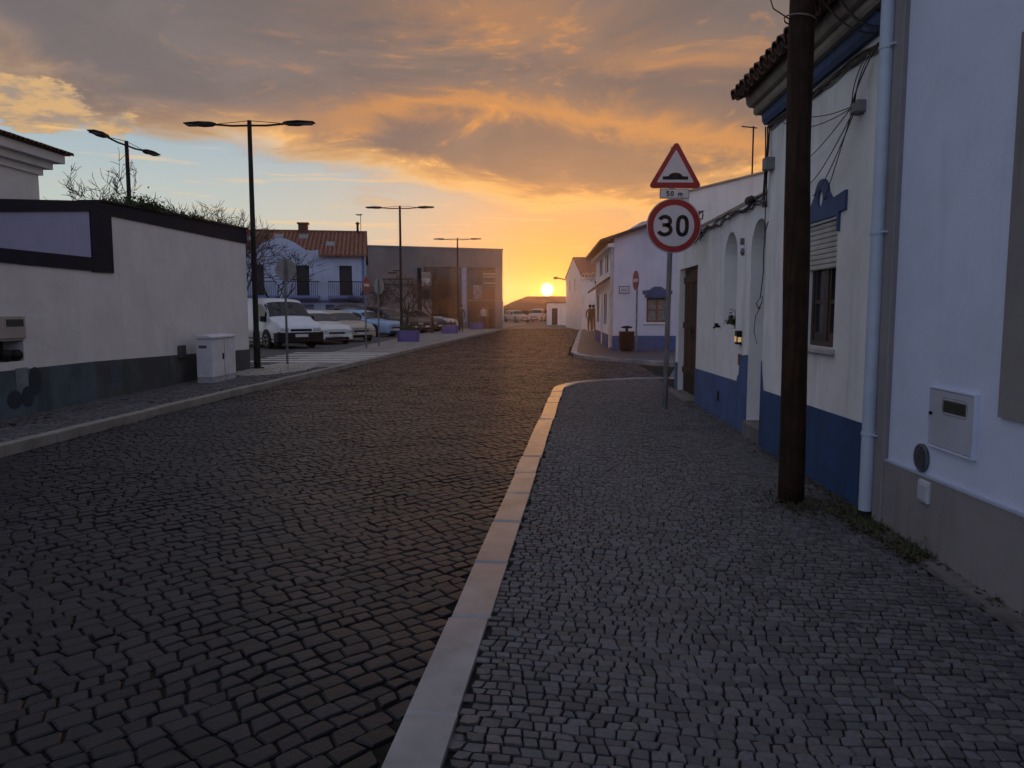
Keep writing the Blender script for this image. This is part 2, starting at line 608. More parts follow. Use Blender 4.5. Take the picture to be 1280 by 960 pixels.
square = sheet('square', [(-15, 79), (40, 79), (40, 140), (-60, 140), (-60, 79)], ROAD_Z - 0.014, M_FARROAD)

# near right pavement, its corner, the far right pavement, the left pavement
def arc(c, r, a0, a1, n):
    return [(c[0] + r * cos(radians(a0 + (a1 - a0) * k / n)), c[1] + r * sin(radians(a0 + (a1 - a0) * k / n))) for k in range(n + 1)]


EDGE_R = [(interp(RIGHT, y), y) for y in (-4, -3, 0, 2.34, 4.62, 6.57, 9, 11.5, 13.6)] + \
         [(0.16, 14.2), (0.22, 14.75), (0.38, 15.3), (0.68, 15.8), (1.1, 16.18), (1.7, 16.5), (2.5, 16.75), (4.0, 17.0), (9, 17.6)]
EDGE_F = [(9, 19.7), (5.0, 20.9), (3.5, 21.75), (2.4, 22.75), (1.55, 24.0), (1.1, 25.0), (0.92, 25.9), (0.96, 27.0), (1.15, 30.5), (1.5, 36.8), (2.55, 55.4), (3.9, 79.5)]
EDGE_L = [(interp(LEFT, y), y) for y in (-4, 2, 8, 11, 14, 17, 20, 24, 29, 36, 44, 57, 79)]


def offset_path(path, d):
    res = []
    for i, p in enumerate(path):
        a = path[max(i - 1, 0)]
        b = path[min(i + 1, len(path) - 1)]
        tx, ty = b[0] - a[0], b[1] - a[1]
        l = hypot(tx, ty)
        res.append((p[0] + ty / l * d, p[1] - tx / l * d))
    return res


def resample(path, step, rnd=None, var=0.0):
    d = [0]
    for i in range(1, len(path)):
        d.append(d[-1] + hypot(path[i][0] - path[i - 1][0], path[i][1] - path[i - 1][1]))

    def at(s):
        for i in range(1, len(path)):
            if s <= d[i] or i == len(path) - 1:
                t = (s - d[i - 1]) / (d[i] - d[i - 1])
                return (path[i - 1][0] + (path[i][0] - path[i - 1][0]) * t, path[i - 1][1] + (path[i][1] - path[i - 1][1]) * t)
    s, res = 0.0, []
    while s < d[-1]:
        res.append(at(s))
        s += step * (1 + (rnd.uniform(-var, var) if rnd else 0))
    res.append(at(d[-1]))
    return res


def smooth_path(path, it=2):
    for _ in range(it):
        q = [path[0]]
        for a, b in zip(path, path[1:]):
            q.append((a[0] * .75 + b[0] * .25, a[1] * .75 + b[1] * .25))
            q.append((a[0] * .25 + b[0] * .75, a[1] * .25 + b[1] * .75))
        q.append(path[-1])
        path = q
    return path


EDGE_R = smooth_path(EDGE_R, 1)
EDGE_F = smooth_path(EDGE_F, 1)

INNER_R = offset_path(EDGE_R, 0.20)
pav_r = sheet('pavement', [p for p in INNER_R] + [(9, 16.0), (9, -4)], -0.018, M_GROUT)
INNER_F = offset_path(EDGE_F, 0.22)
pav_f = sheet('pavement', INNER_F + [(9, 79.5)], -0.012, M_FARROAD)
INNER_L = offset_path(EDGE_L, -0.16)
pav_l = sheet('pavement', INNER_L[::-1] + [(-7.45, -4), (-7.45, 79)], -0.012, M_GROUT)
for o, l in ((pav_r, 'near cobbled pavement along the houses'), (pav_f, 'far pavement past the side street'), (pav_l, 'narrow pavement along the wall and car park')):
    o['label'] = l
lot = sheet('parking_lot', [(-60, 14), (-7.40, 14), (-7.40, 79), (-60, 79)], -0.010, M_LOT)


def kerb(path, w, side, step, parent, material, seed, h=0.16, top=0.004, tone=None):
    rnd = random.Random(seed)
    pts = resample(path, step, rnd, 0.12)
    inn = offset_path(pts, w * side)
    for i in range(len(pts) - 1):
        a, b, c, d = Vector(pts[i]), Vector(pts[i + 1]), Vector(inn[i + 1]), Vector(inn[i])
        g = 0.004
        t = (b - a).normalized() * g
        t2 = (c - d).normalized() * g
        a, b, c, d = a + t, b - t, c - t2, d + t2
        nrm = (a - d).normalized()
        sh = nrm * rnd.uniform(-.006, .006)
        a, b, c, d = a + sh + nrm * rnd.uniform(-.004, .004), b + sh + nrm * rnd.uniform(-.004, .004), c + sh, d + sh
        dzv = rnd.uniform(-0.006, 0.006)
        bev = 0.012
        ctr = (a + b + c + d) / 4
        ring = [a, b, c, d]
        vs = []
        for p in ring:
            vs.append((p.x, p.y, -h))
        for p in ring:
            vs.append((p.x, p.y, top + dzv - bev))
        for p in ring:
            q = p + (ctr - p).normalized() * bev * 1.5
            vs.append((q.x, q.y, top + dzv + rnd.uniform(-.0015, .0015)))
        fs = [(8, 9, 10, 11)]
        for k in range(4):
            k2 = (k + 1) % 4
            fs += [(k, k2, k2 + 4, k + 4), (k + 4, k2 + 4, k2 + 8, k + 8)]
        MB().add(vs, fs).build('kerb_stone', material, parent)


kerb(EDGE_R, 0.20, 1, 0.86, pav_r, M_KERB, 4)
kerb(EDGE_F, 0.22, 1, 1.0, pav_f, M_KERB, 5)
kerb([p for p in EDGE_L if p[1] > 1], 0.16, -1, 1.15, pav_l, M_KERB2, 6, top=0.002)


# ------------------------------------------------------------------ paving stones
def stones(test, org, ang, su, sv, gap, rng_u, rng_v, seed, z, dipf, jit=0.16, rowwave=0.02):
    """yields (corners4 counter-clockwise, tone, dz, tilt) laid in wavy rows"""
    rnd = random.Random(seed)
    ca, sa = cos(ang), sin(ang)
    res = []
    nrow = int((rng_v[1] - rng_v[0]) / sv)
    offs = [rng_v[0] + k * sv + rnd.uniform(-.10, .10) * sv for k in range(nrow + 1)]

    def bnd(k, u):
        return offs[k] + rowwave * noise.noise(Vector((u * 0.9, offs[k] * 0.35, seed))) * 2 + \
            su * 0.16 * noise.noise(Vector((u / su * 0.73, k * 7.7, seed + 5)))
    for k in range(nrow):
        u = rng_u[0] + rnd.random() * su
        sl0 = 0
        while u < rng_u[1]:
            wd = su * rnd.uniform(1 - jit * 1.6, 1 + jit * 1.9)
            sl1 = rnd.uniform(-.12, .12) * su
            u2 = u + wd
            um, vm_ = (u + u2) / 2, offs[k] + sv / 2
            x, y = org[0] + um * ca - vm_ * sa, org[1] + um * sa + vm_ * ca
            if test(x, y):
                g = gap / 2 * rnd.uniform(.7, 1.5)
                cs = []
                for uu, kk, du, dv in ((u - sl0, k, g, g), (u2 - sl1, k, -g, g), (u2 + sl1, k + 1, -g, -g), (u + sl0, k + 1, g, -g)):
                    uq = uu + du + rnd.uniform(-.04, .04) * su
                    vq = bnd(kk, uu) + dv + rnd.uniform(-.03, .03) * su
                    cs.append((org[0] + uq * ca - vq * sa, org[1] + uq * sa + vq * ca))
                res.append((x, y, cs, rnd.random(), z + dipf(x, y) + rnd.gauss(0, .0022), (rnd.gauss(0, .022), rnd.gauss(0, .022))))
            u = u2
            sl0 = sl1
    return res


def stone_mesh(mb, st, lod, depth=0.045, bev=0.008):
    x, y, cs, tone, z, (tx, ty) = st
    mb.t = tone
    def zz(p): return z + (p[0] - x) * tx + (p[1] - y) * ty
    if lod == 0:
        r = random.Random(int(x * 7919 + y * 104729))
        ring = []
        for i in range(4):
            p, q, o = cs[i], cs[(i + 1) % 4], cs[i - 1]
            f = r.uniform(.04, .13)
            ring.append((p[0] + (o[0] - p[0]) * f, p[1] + (o[1] - p[1]) * f))
            f = r.uniform(.04, .13)
            ring.append((p[0] + (q[0] - p[0]) * f, p[1] + (q[1] - p[1]) * f))
        n = 8
    else:
        ring = cs
        n = 4
    k = 0.88 if lod == 0 else 0.89
    vs = [(p[0], p[1], z - depth) for p in ring]
    fs = []
    if lod < 2:
        vs += [(p[0], p[1], zz(p) - bev) for p in ring]
        top = [(x + (p[0] - x) * k, y + (p[1] - y) * k) for p in ring]
        vs += [(p[0], p[1], zz(p)) for p in top]
        for i in range(n):
            j = (i + 1) % n
            fs += [(i, j, j + n, i + n), (i + n, j + n, j + 2 * n, i + 2 * n)]
        if lod == 0:
            vs.append((x, y, z + .0012))
            fs += [(2 * n + i, 2 * n + (i + 1) % n, 3 * n) for i in range(n)]
        else:
            fs.append(tuple(2 * n + i for i in range(n)))
    else:
        vs += [(x + (p[0] - x) * .92, y + (p[1] - y) * .92, zz(p)) for p in ring]
        for i in range(n):
            j = (i + 1) % n
            fs.append((i, j, j + n, i + n))
        fs.append(tuple(n + i for i in range(n)))
    mb.add(vs, fs)


CAMF = Vector((-sin(radians(2.399)), cos(radians(2.399))))


def in_view(x, y, margin=0.02):
    d = x * CAMF.x + y * CAMF.y
    s = x * CAMF.y - y * CAMF.x
    return d > 2.05 and abs(s) < d * (0.674 + margin) + 0.05


def lay(sts, name, bulk, material, parent, near, mid, single=300, depth=0.045, bev=0.008):
    sts.sort(key=lambda s: (0 if in_view(s[0], s[1]) else 1, hypot(s[0], s[1])))
    for s in sts[:single]:
        m = MB()
        stone_mesh(m, s, 0, depth, bev)
        m.build(name, material, parent, tone=True, fix=False)
    m = MB()
    for s in sts[single:]:
        d = hypot(s[0], s[1])
        stone_mesh(m, s, 0 if d < near else (1 if d < mid else 2), depth, bev)
    o = m.build(bulk, material, parent, tone=True, fix=False)
    o['kind'] = 'stuff'
    return o


def visible(x, y):
    return in_view(x, y, 0.10) and y > 1.6


GUT = 0.10


def t_road(x, y):
    if not visible(x, y) or y > 62:
        return False
    if x < interp(LEFT, y) + 0.08:
        return False
    if y < 14.2:
        return x < interp(RIGHT, y) - 0.02
    if y > 26:
        return x < interp(RIGHT2, y) - 0.1
    return x < 2.75 and not inpoly(x, y, EDGE_R + [(9, 10)]) and not inpoly(x, y, EDGE_F + [(9, 60)])


rs = stones(t_road, (0, 0), radians(44), 0.116, 0.102, 0.0085, (-12, 50), (-3, 52), 11, ROAD_Z, dips, jit=0.15, rowwave=0.03)


def t_gut(x, y):
    return visible(x, y) and y < 14.2 and interp(RIGHT, y) - GUT - .05 < x < interp(RIGHT, y) - 0.05


m = MB()
gx, gy = 0.2, 0.25
for j in range(int(60.5 / gy)):
    for i in range(int(10 / gx)):
        x0, y0 = -7.2 + i * gx, 1.5 + j * gy
        if t_road(x0 + gx / 2, y0 + gy / 2) or t_gut(x0 + gx / 2, y0 + gy / 2) or t_road(x0, y0) or t_road(x0 + gx, y0):
            q = [(x0, y0), (x0 + gx, y0), (x0 + gx, y0 + gy), (x0, y0 + gy)]
            m.add([(a, b, ROAD_Z - .015 + dips(a, b)) for a, b in q], [(0, 1, 2, 3)])
m.build('joint_sand', M_GROUT, road, fix=False)
lay(rs, 'cobblestone', 'cobblestones', M_ROADSTONE, road, 6.5, 14, bev=0.007)


def t_walk(x, y):
    if not visible(x, y) or x > 2.46:
        return False
    if y < 5.4 and x > 2.22:
        return False
    if y > 17.2:
        return False
    return inpoly(x, y, WALKPOLY)


WALKPOLY = offset_path(EDGE_R, 0.205) + [(9, 16.4), (2.48, 14.3), (2.48, -4)]
dip0 = lambda x, y: 0.006 * noise.noise(Vector((x * 0.8, y * 0.8, 1.7)))
ws = stones(t_walk, (0, 0), radians(-4), 0.062, 0.055, 0.0062, (-3, 4), (1.2, 17.4), 21, -0.007, dip0, jit=0.15, rowwave=0.03)
lay(ws, 'paving_stone', 'paving_stones', M_WALKSTONE, pav_r, 5.0, 9.5, depth=0.035, bev=0.004)

LPOLY = [(-7.38, 5), (-7.38, 17.0)] + [(x - .18, y) for x, y in EDGE_L if y <= 29][::-1] + [(-5.9, 5)]


def t_left(x, y):
    return visible(x, y) and y < 19.5 and -7.39 < x < interp(LEFT, y) - 0.18 and not pale(x, y)


def pale(x, y):
    return y > 16.6 and ((x + 6.75) / 0.85) ** 2 + ((y - 19.0) / 2.1) ** 2 < 1


ls = stones(t_left, (0, 0), radians(2), 0.10, 0.10, 0.012, (-9, -5), (6, 20), 31, -0.006, dip0, jit=0.2)
lay(ls, 'paving_stone', 'paving_stones', M_WALKSTONE, pav_l, 0, 12, single=120)
ps = stones(lambda x, y: pale(x, y) and x < interp(LEFT, y) - .18, (0, 0), radians(20), 0.085, 0.08, 0.012, (-4, 4), (14, 24), 33, -0.003, dip0, jit=0.2)
lay(ps, 'pale_stone', 'pale_stones', M_PALESTONE, pav_l, 0, 12, single=0)

# the striped crossing over the car park entrance
for k in range(6):
    y0 = 21.3 + k * 0.86
    m = MB()
    m.add([(-8.6, y0, -.006), (interp(LEFT, y0) - .2, y0 - .1, -.006), (interp(LEFT, y0) - .2, y0 + .32, -.006), (-8.6, y0 + .42, -.006)], [(0, 1, 2, 3)])
    m.build('crossing_stripe', M_WMARK, pav_l)
m = MB()
m.add([(-7.45, 19.6, -.009), (interp(LEFT, 19.6) - .17, 19.6, -.009), (interp(LEFT, 79) - .17, 79, -.009), (-7.45, 79, -.009)], [(0, 1, 2, 3)])
m.build('paving_surface', mat('lot_paving', (0.20, 0.19, 0.18), .85, .25, 1.5, .5, 20, stain=.4), pav_l)
# cement strip at the foot of the near house
m = MB()
for i in range(14):
    y0 = -1 + i * 0.46
    m.box(2.23 + .012 * noise.noise(Vector((i * 3.1, 0, 0))), 2.40, y0, y0 + 0.452, -.03, 0.012 + .008 * noise.noise(Vector((i * 1.7, 4, 0))))
m.build('cement_edging', M_CEM, pav_r)

# ------------------------------------------------------------------ near right house (white-blue with taupe plinth)
h1 = thing('house', 'white-blue rendered house with taupe plinth and drainpipe, beside the camera', 'house', (2.36, 3, 0))
h1inv = Matrix.Translation((-2.36, -3, 0))


def adopt(o, p):
    """parent while keeping world coordinates of the mesh"""
    o.parent = p
    o.matrix_parent_inverse = p.matrix_basis.inverted()
    return o


class Part:
    """parts drawn in world coordinates under a thing"""
    def __init__(self, root): self.root = root

    def __call__(self, name, mb, material, parent=None, smooth=False):
        o = mb.build(name, material, None, smooth)
        p = parent or self.root
        o.parent = p
        if p is self.root:
            o.matrix_parent_inverse = p.matrix_basis.inverted()
        return o

    def wall(self, *a, parent=None):
        o = wall(*a, None)
        p = parent or self.root
        o.parent = p
        if p is self.root:
            o.matrix_parent_inverse = p.matrix_basis.inverted()
        return o


def fix_sub(o):
    return o


p1 = Part(h1)
p1.wall(rect(-3, 5.36, -0.1, 6.6), [rect(2.35, 3.62, 1.12, 2.55)], fx(2.36), 0.30, 'wall', M_WHITEB)
p1('side_wall', MB().box(2.66, 8, 5.06, 5.36, 3.0, 6.6), M_WHITEB)
p1('roof', MB().prism([(1.9, 6.55), (2.2, 6.7), (8, 8.5), (8, 8.3)], lambda u, v, d: (u, d, v), -3, 5.5), M_TILED)
p1('plinth', MB().prism([(-3, -.1), (5.30, -.1), (5.30, .463), (3.75, .488), (-3, .60)], fx(2.36), -0.022, 0.01), M_BEIGE)
p1('plinth_moulding', MB().prism([(5.23, .464), (5.23, .478), (3.75, .503), (-3, .615), (-3, .601), (3.75, .489)], fx(2.36), -0.026, 0.01), M_PIPE)
p1('corner_pilaster', MB().bbox(2.322, 2.40, 5.235, 5.372, 0.0, 6.5, 0.008), M_BEIGE)
# window whose surround just enters the frame
p1.wall(rect(2.00, 3.985, 0.945, 2.85), [rect(2.352, 3.618, 1.122, 2.548)], fx(2.338), 0.02, 'window_surround', M_BEIGE)
w = p1('window', MB().box(2.50, 2.52, 2.35, 3.62, 1.12, 2.55), M_GLASS)
fr = MB()
for (a, b, c, d) in ((2.35, 2.43, 1.12, 2.55), (3.54, 3.62, 1.12, 2.55), (2.95, 3.02, 1.20, 2.47), (2.43, 3.54, 1.12, 1.20), (2.43, 3.54, 2.47, 2.55)):
    fr.box(2.47, 2.515, a, b, c, d)
p1('window_frame', fr, M_FRAME)
# meter box, vent, junction cover, drainpipe
mb_ = p1('meter_box_door', MB().bbox(2.342, 2.37, 4.20, 4.68, 0.685, 1.025, 0.006), M_BOXP)
rim = MB()
for (a, b, c, d) in ((4.188, 4.199, .674, 1.036), (4.681, 4.692, .674, 1.036), (4.20, 4.68, .674, .684), (4.20, 4.68, 1.026, 1.036)):
    rim.box(2.336, 2.37, a, b, c, d)
p1('meter_box_frame', rim, M_WHITEB)
p1('meter_window', MB().bbox(2.336, 2.36, 4.27, 4.535, 0.885, 0.985, 0.02), M_MET)
p1('lock', MB().lathe([(.010, 0), (.010, -.012), (.006, -.014)], 10, (2.342, 4.655, .875), 'x'), M_DARKM)
v = MB().lathe([(.088, 0), (.088, -.014), (.078, -.020), (.070, -.014)], 24, (2.358, 4.765, 0.578), 'x')
vent = p1('vent', v, M_VENT, smooth=True)
gr = MB()
for k in range(-5, 6):
    zc = k * .0125
    wv = sqrt(max(.066 ** 2 - zc ** 2, 0)) * .95
    gr.box(2.336, 2.346, 4.765 - wv, 4.765 + wv, .578 + zc - .0035, .578 + zc + .0035)
p1('vent_grille', gr, M_GREYM)
p1('junction_cover', MB().bbox(2.318, 2.36, 4.605, 4.735, 0.315, 0.455, 0.010).bbox(2.312, 2.34, 4.62, 4.72, .335, .435, .004), M_BOXP)
p1('cable_stub', MB().tube([(2.34, 4.60, .0), (2.31, 4.60, .05), (2.30, 4.61, .09), (2.318, 4.60, .12)], .008, 6), M_CABLEG)
pipe = MB().tube([(2.302, 5.42, 0.02), (2.302, 5.42, 6.5)], 0.049, 16)
p1('drainpipe', pipe, M_PIPE, smooth=True)
p1('drainpipe_shoe', MB().lathe([(.054, .0), (.054, .05), (.049, .055)], 16, (2.302, 5.42, .015)), M_DARKM)
for z in (0.62, 2.02, 3.25, 5.0):
    p1('pipe_bracket', MB().lathe([(.0515, -.012), (.0535, -.010), (.0535, .010), (.0515, .012)], 16, (2.302, 5.42, z)).tube([(2.302, 5.37, z), (2.302, 5.325, z), (2.33, 5.32, z)], .007, 6), M_PIPE)

# ------------------------------------------------------------------ middle house: eave, blue plinth, window with shaped surround
h2 = thing('house', 'white house with deep blue plinth, tiled eave and shuttered window, behind the timber pole', 'house', (2.4, 7, 0))
p2 = Part(h2)
WY0, WY1, WZ0, WZ1 = 6.42, 7.14, 1.17, 2.24
p2.wall(rect(5.40, 8.45, -0.1, 3.60), [rect(WY0, WY1, WZ0, WZ1)], fx(2.40), 0.28, 'wall', M_WHITE)
p2('end_wall', MB().box(2.682, 8.0, 8.25, 8.45, 2.5, 3.60).prism([(2.7, 3.6), (8, 3.6), (8, 6.2)], lambda u, v, d: (u, d, v), 8.25, 8.45), M_WHITE)
plo = [(5.45, -.1), (8.452, -.1), (8.452, .93), (8.43, .80), (8.40, .72), (8.37, .615), (5.56, .645), (5.55, 1.02), (5.52, 1.16), (5.45, 1.18)]
p2('plinth', MB().prism(plo, fx(2.40), -0.012, 0.005), M_BLUE)
# cornice
p2('blue_moulding', MB().prism([(2.41, 3.46), (2.355, 3.46), (2.33, 3.50), (2.32, 3.575), (2.41, 3.575)], lambda u, v, d: (u, d, v), 5.40, 8.50), M_BLUEP)
p2('cornice', MB().prism([(2.45, 3.577), (2.27, 3.577), (2.25, 3.60), (2.25, 3.655), (2.20, 3.66), (2.17, 3.70), (2.165, 3.77), (2.45, 3.77)], lambda u, v, d: (u, d, v), 5.40, 8.56), M_CREAM)
roofm = MB().prism([(2.16, 3.775), (8, 6.45), (8, 6.4), (2.4, 3.772)], lambda u, v, d: (u, d, v), 5.37, 8.60)
roof2 = p2('roof', roofm, M_TILED)
# barrel tiles: one shared mesh, laid in columns and courses
def tile_mesh(r0, r1, L, th=0.014, n=8):
    m = MB()
    vs, fs = [], []
    for (x, r) in ((0, r0), (L, r1)):
        for rr in (r, r - th):
            for k in range(n + 1):
                a = pi * k / n
                vs.append((x, rr * cos(a), rr * sin(a)))
    q = n + 1
    for k in range(n):
        fs += [(k, k + 1, 2 * q + k + 1, 2 * q + k), (q + k, 3 * q + k, 3 * q + k + 1, q + k + 1),
               (k, q + k, q + k + 1, k + 1), (2 * q + k, 2 * q + k + 1, 3 * q + k + 1, 3 * q + k)]
    fs += [(0, 2 * q, 3 * q, q), (n, q + n, 3 * q + n, 2 * q + n)]
    m.add(vs, fs)
    me = m.build('tile', M_TILED, None, True)
    d = me.data
    bpy.data.objects.remove(me)
    return d


TILE = tile_mesh(0.095, 0.075, 0.44)
slope2 = atan2(6.45 - 3.775, 8 - 2.16)
rt = random.Random(5)


def put_tile(root, x, y, z, rx, slope, rz=0.0):
    o = bpy.data.objects.new('roof_tile', TILE)
    COL.objects.link(o)
    Mx = Matrix.Translation((x, y, z)) @ Matrix.Rotation(rz, 4, 'Z') @ Matrix.Rotation(-slope + rt.gauss(0, .015), 4, 'Y') @ Matrix.Rotation(rx, 4, 'X')
    o.parent = root
    o.matrix_parent_inverse = root.matrix_basis.inverted()
    o.matrix_basis = Mx
    return o


for c in range(18):
    y = 5.46 + c * 0.183
    for r in range(3):
        s = -0.12 + r * 0.36
        x = 2.16 + s * cos(slope2)
        z = 3.785 + s * sin(slope2) + 0.012
        put_tile(h2, x, y + rt.gauss(0, .008), z + 0.02, 0, slope2)          # cover
        if c < 17:
            put_tile(h2, x - .02, y + .0915, z + 0.055, pi, slope2)           # channel
p2('verge_mortar', MB().box(2.2, 2.35, 8.58, 8.62, 3.77, 3.80), M_CREAM)
# window: frame, panes, curtain, shutter, sill, shaped blue head
p2('window_curtain', MB().box(2.535, 2.545, WY0, WY1, WZ0, WZ1), M_CURTAIN)
fr = MB()
for (a, b, c, d) in ((WY0, WY0 + .05, WZ0, WZ1), (WY1 - .05, WY1, WZ0, WZ1), (6.745, 6.815, WZ0 + .05, WZ1), (WY0 + .05, WY1 - .05, WZ0, WZ0 + .05)):
    fr.box(2.460, 2.510, a, b, c, d)
wf = p2('window_frame', fr, M_FRAME)
sashes = MB()
for (y0, y1) in ((WY0 + .05, 6.745), (6.815, WY1 - .05)):
    sashes.box(2.470, 2.505, y0, y0 + .045, WZ0 + .05, WZ1).box(2.470, 2.505, y1 - .045, y1, WZ0 + .05, WZ1)
    sashes.box(2.470, 2.505, y0 + .045, y1 - .045, 1.545, 1.58).box(2.470, 2.505, y0 + .045, y1 - .045, WZ0 + .05, WZ0 + .12)
p2('window_sash', sashes, M_FRAME)
for (y0, y1) in ((WY0 + .095, 6.70), (6.86, WY1 - .095)):
    for (z0, z1) in ((WZ0 + .12, 1.545), (1.58, 1.95)):
        p2('pane', MB().box(2.487, 2.491, y0, y1, z0, z1), M_GLASS)
for k in range(9):
    z1 = 2.235 - k * 0.044
    p2('shutter_slat', MB().prism([(2.429, z1), (2.422, z1 - .008), (2.422, z1 - .033), (2.432, z1 - .042), (2.440, z1 - .042), (2.440, z1)], lambda u, v, d: (u, d, v), WY0 + .002, WY1 - .002), M_SHUT)
p2('sill', MB().bbox(2.345, 2.60, WY0 - .05, WY1 + .05, 1.115, 1.169, 0.01), M_SHUT)
head = [(6.24, 2.29), (6.37, 2.28), (6.37, 2.135), (6.405, 2.13), (6.405, 2.262), (7.155, 2.262), (7.155, 2.13), (7.19, 2.135), (7.19, 2.28), (7.32, 2.29), (7.32, 2.44), (7.03, 2.41)]
head += [(6.78 + .17 * cos(a), 2.445 + .165 * sin(a)) for a in [pi * k / 14 for k in range(1, 14)]] + [(6.53, 2.41), (6.24, 2.44)]
p2.wall(head, [[(6.80 + .062 * cos(2 * pi * k / 16), 2.445 + .078 * sin(2 * pi * k / 16)) for k in range(16)]], fx(2.378), 0.0215, 'window_head', M_BLUEP)
# junction boxes and cables on the wall
p2('junction_box', MB().bbox(2.33, 2.405, 5.96, 6.10, 2.97, 3.06, 0.008), M_BEIGE)
p2('junction_box', MB().bbox(2.30, 2.405, 8.22, 8.34, 2.95, 3.08, 0.008), M_BEIGE)


def hang(a, b, sag, n=12, out=0.0):
    a, b = Vector(a), Vector(b)
    return [a.lerp(b, t) + Vector((-out * 4 * t * (1 - t), 0, -sag * 4 * t * (1 - t))) for t in [i / n for i in range(n + 1)]]


rc = random.Random(8)
for k in range(5):
    pts = []
    for i in range(30):
        y = 5.5 + i * (8.42 - 5.5) / 29
        pts.append((2.385 - .012 * (k % 2), y, 3.42 - .012 * k + .012 * sin(y * (4 + k) + k * 2) + (.02 if 7.4 < y else 0) - .03 * exp(-((y - 5.7) / .2) ** 2)))
    p2('cable', MB().tube(pts, 0.0065 + .002 * (k % 2), 6), M_CABLE if k % 2 else M_CABLEG)
for (a, b, s) in (((2.385, 5.75, 3.40), (2.33, 6.02, 3.05), .02), ((2.385, 5.78, 3.40), (2.33, 6.05, 3.05), .05), ((2.385, 5.9, 3.40), (2.33, 6.06, 3.05), .0),
                  ((2.385, 5.82, 3.40), (2.33, 6.0, 3.04), .0), ((2.33, 6.03, 2.98), (2.385, 7.1, 2.62), .10), ((2.33, 6.05, 2.98), (2.385, 6.72, 2.42), .12),
                  ((2.33, 6.0, 2.98), (2.385, 7.0, 2.50), .14), ((2.33, 6.08, 3.02), (2.385, 7.3, 2.85), .07), ((2.33, 6.06, 3.02), (2.36, 7.9, 3.36), .10),
                  ((2.33, 6.08, 3.03), (2.36, 7.6, 3.38), .06)):
    p2('cable', MB().tube(hang(a, b, s, 14, .03), 0.0042, 5), M_CABLE)
p2('cable', MB().tube([(2.385, 5.50, 3.35), (2.385, 5.50, 2.75), (2.383, 5.52, 2.1), (2.384, 5.51, 1.0)], 0.008, 6), M_CABLEG)
for k in range(3):
    pts = [(2.37 - .015 * k, 8.38 + .02 * sin(z * 7 + k), z) for z in [3.42 - i * .12 for i in range(8)]]
    p2('cable', MB().tube(pts, 0.008, 6), M_CABLE)
p2('cable', MB().tube(hang((2.31, 8.28, 2.98), (2.38, 8.40, 3.38), -.0, 6), 0.005, 5), M_CABLE)
p2('cable', MB().tube([(2.37, 8.41, 2.62), (2.37, 8.40, 2.3), (2.36, 8.37, 2.2), (2.36, 8.39, 2.08), (2.37, 8.41, 1.9), (2.36, 8.46, 1.62), (2.33, 8.50, 1.56), (2.33, 8.42, 1.50), (2.36, 8.40, 1.56), (2.37, 8.41, 1.64)], 0.006, 5), M_CABLE)
p2('cable', MB().tube([(2.36, 8.44, 1.52), (2.34, 8.55, 1.42), (2.34, 8.60, 1.25), (2.35, 8.50, 1.12)], 0.005, 5), M_CABLE)
p2('cable', MB().tube([(2.37, 8.40, 2.2), (2.34, 8.28, 2.32), (2.36, 8.25, 2.42)], 0.006, 5), M_CABLE)

# ------------------------------------------------------------------ low house with arches and a brown gate
h3 = thing('house', 'low whitewashed house with two arched recesses, blue plinth and dark wooden gate', 'house', (2.45, 11, 0))
p3 = Part(h3)
A1 = arch(9.86, 10.56, 1.235, 2.50)
A2 = arch(8.52, 9.22, 0.16, 2.52)
D = rect(12.36, 13.98, 0.02, 2.20)
p3.wall(rect(8.455, 14.25, -0.1, 2.76), [A1, A2, D], fx(2.45), 0.34, 'wall', M_WHITE)
p3('niche_back', MB().box(2.791, 2.83, 9.70, 10.75, 1.1, 2.6), M_WHITE)
p3('porch_wall', MB().box(3.15, 3.2, 8.45, 9.6, -.1, 2.75).box(2.79, 3.149, 9.26, 9.32, -.1, 2.75).box(2.79, 3.149, 8.46, 8.50, -.1, 2.75), M_WHITE)
p3('porch_step', MB().bbox(2.40, 3.149, 8.53, 9.21, -.05, 0.165, 0.015), M_CEM)
p3('roof', MB().box(2.46, 8, 8.46, 14.2, 2.70, 2.755).box(2.44, 2.60, 8.455, 13.3, 2.757, 2.80), M_CREAM)
p3('plinth', MB().prism([(9.225, -.1), (12.355, -.1), (12.355, .545), (9.69, .59), (9.66, .66), (9.60, .68), (9.56, .92), (9.225, .95)], fx(2.45), -0.012, 0.005), M_BLUE3)
p3('plinth', MB().prism([(13.985, -.1), (14.252, -.1), (14.252, .52), (13.985, .52)], fx(2.45), -0.012, 0.005), M_BLUE3)
p3('plinth_vent', MB().box(2.432, 2.45, 10.62, 10.74, .22, .36), M_BLACK)
# gate of upright planks
rg = random.Random(3)
for k in range(10):
    y0 = 12.37 + k * .160
    gate = p3('door_plank', MB().bbox(2.545 + rg.uniform(0, .006), 2.59, y0, y0 + .153, .03, 2.19, .006), M_DOOR)
for zz_ in (.35, 1.15, 1.95):
    p3('door_rail', MB().bbox(2.522, 2.543, 12.375, 13.965, zz_, zz_ + .11, .004), M_DOOR)
p3('door_step', MB().bbox(2.28, 2.60, 12.30, 14.05, -.05, .024, .01), M_CEM)
p3('door_lock', MB().bbox(2.505, 2.525, 13.12, 13.18, 1.0, 1.2, .004), M_DARKM)
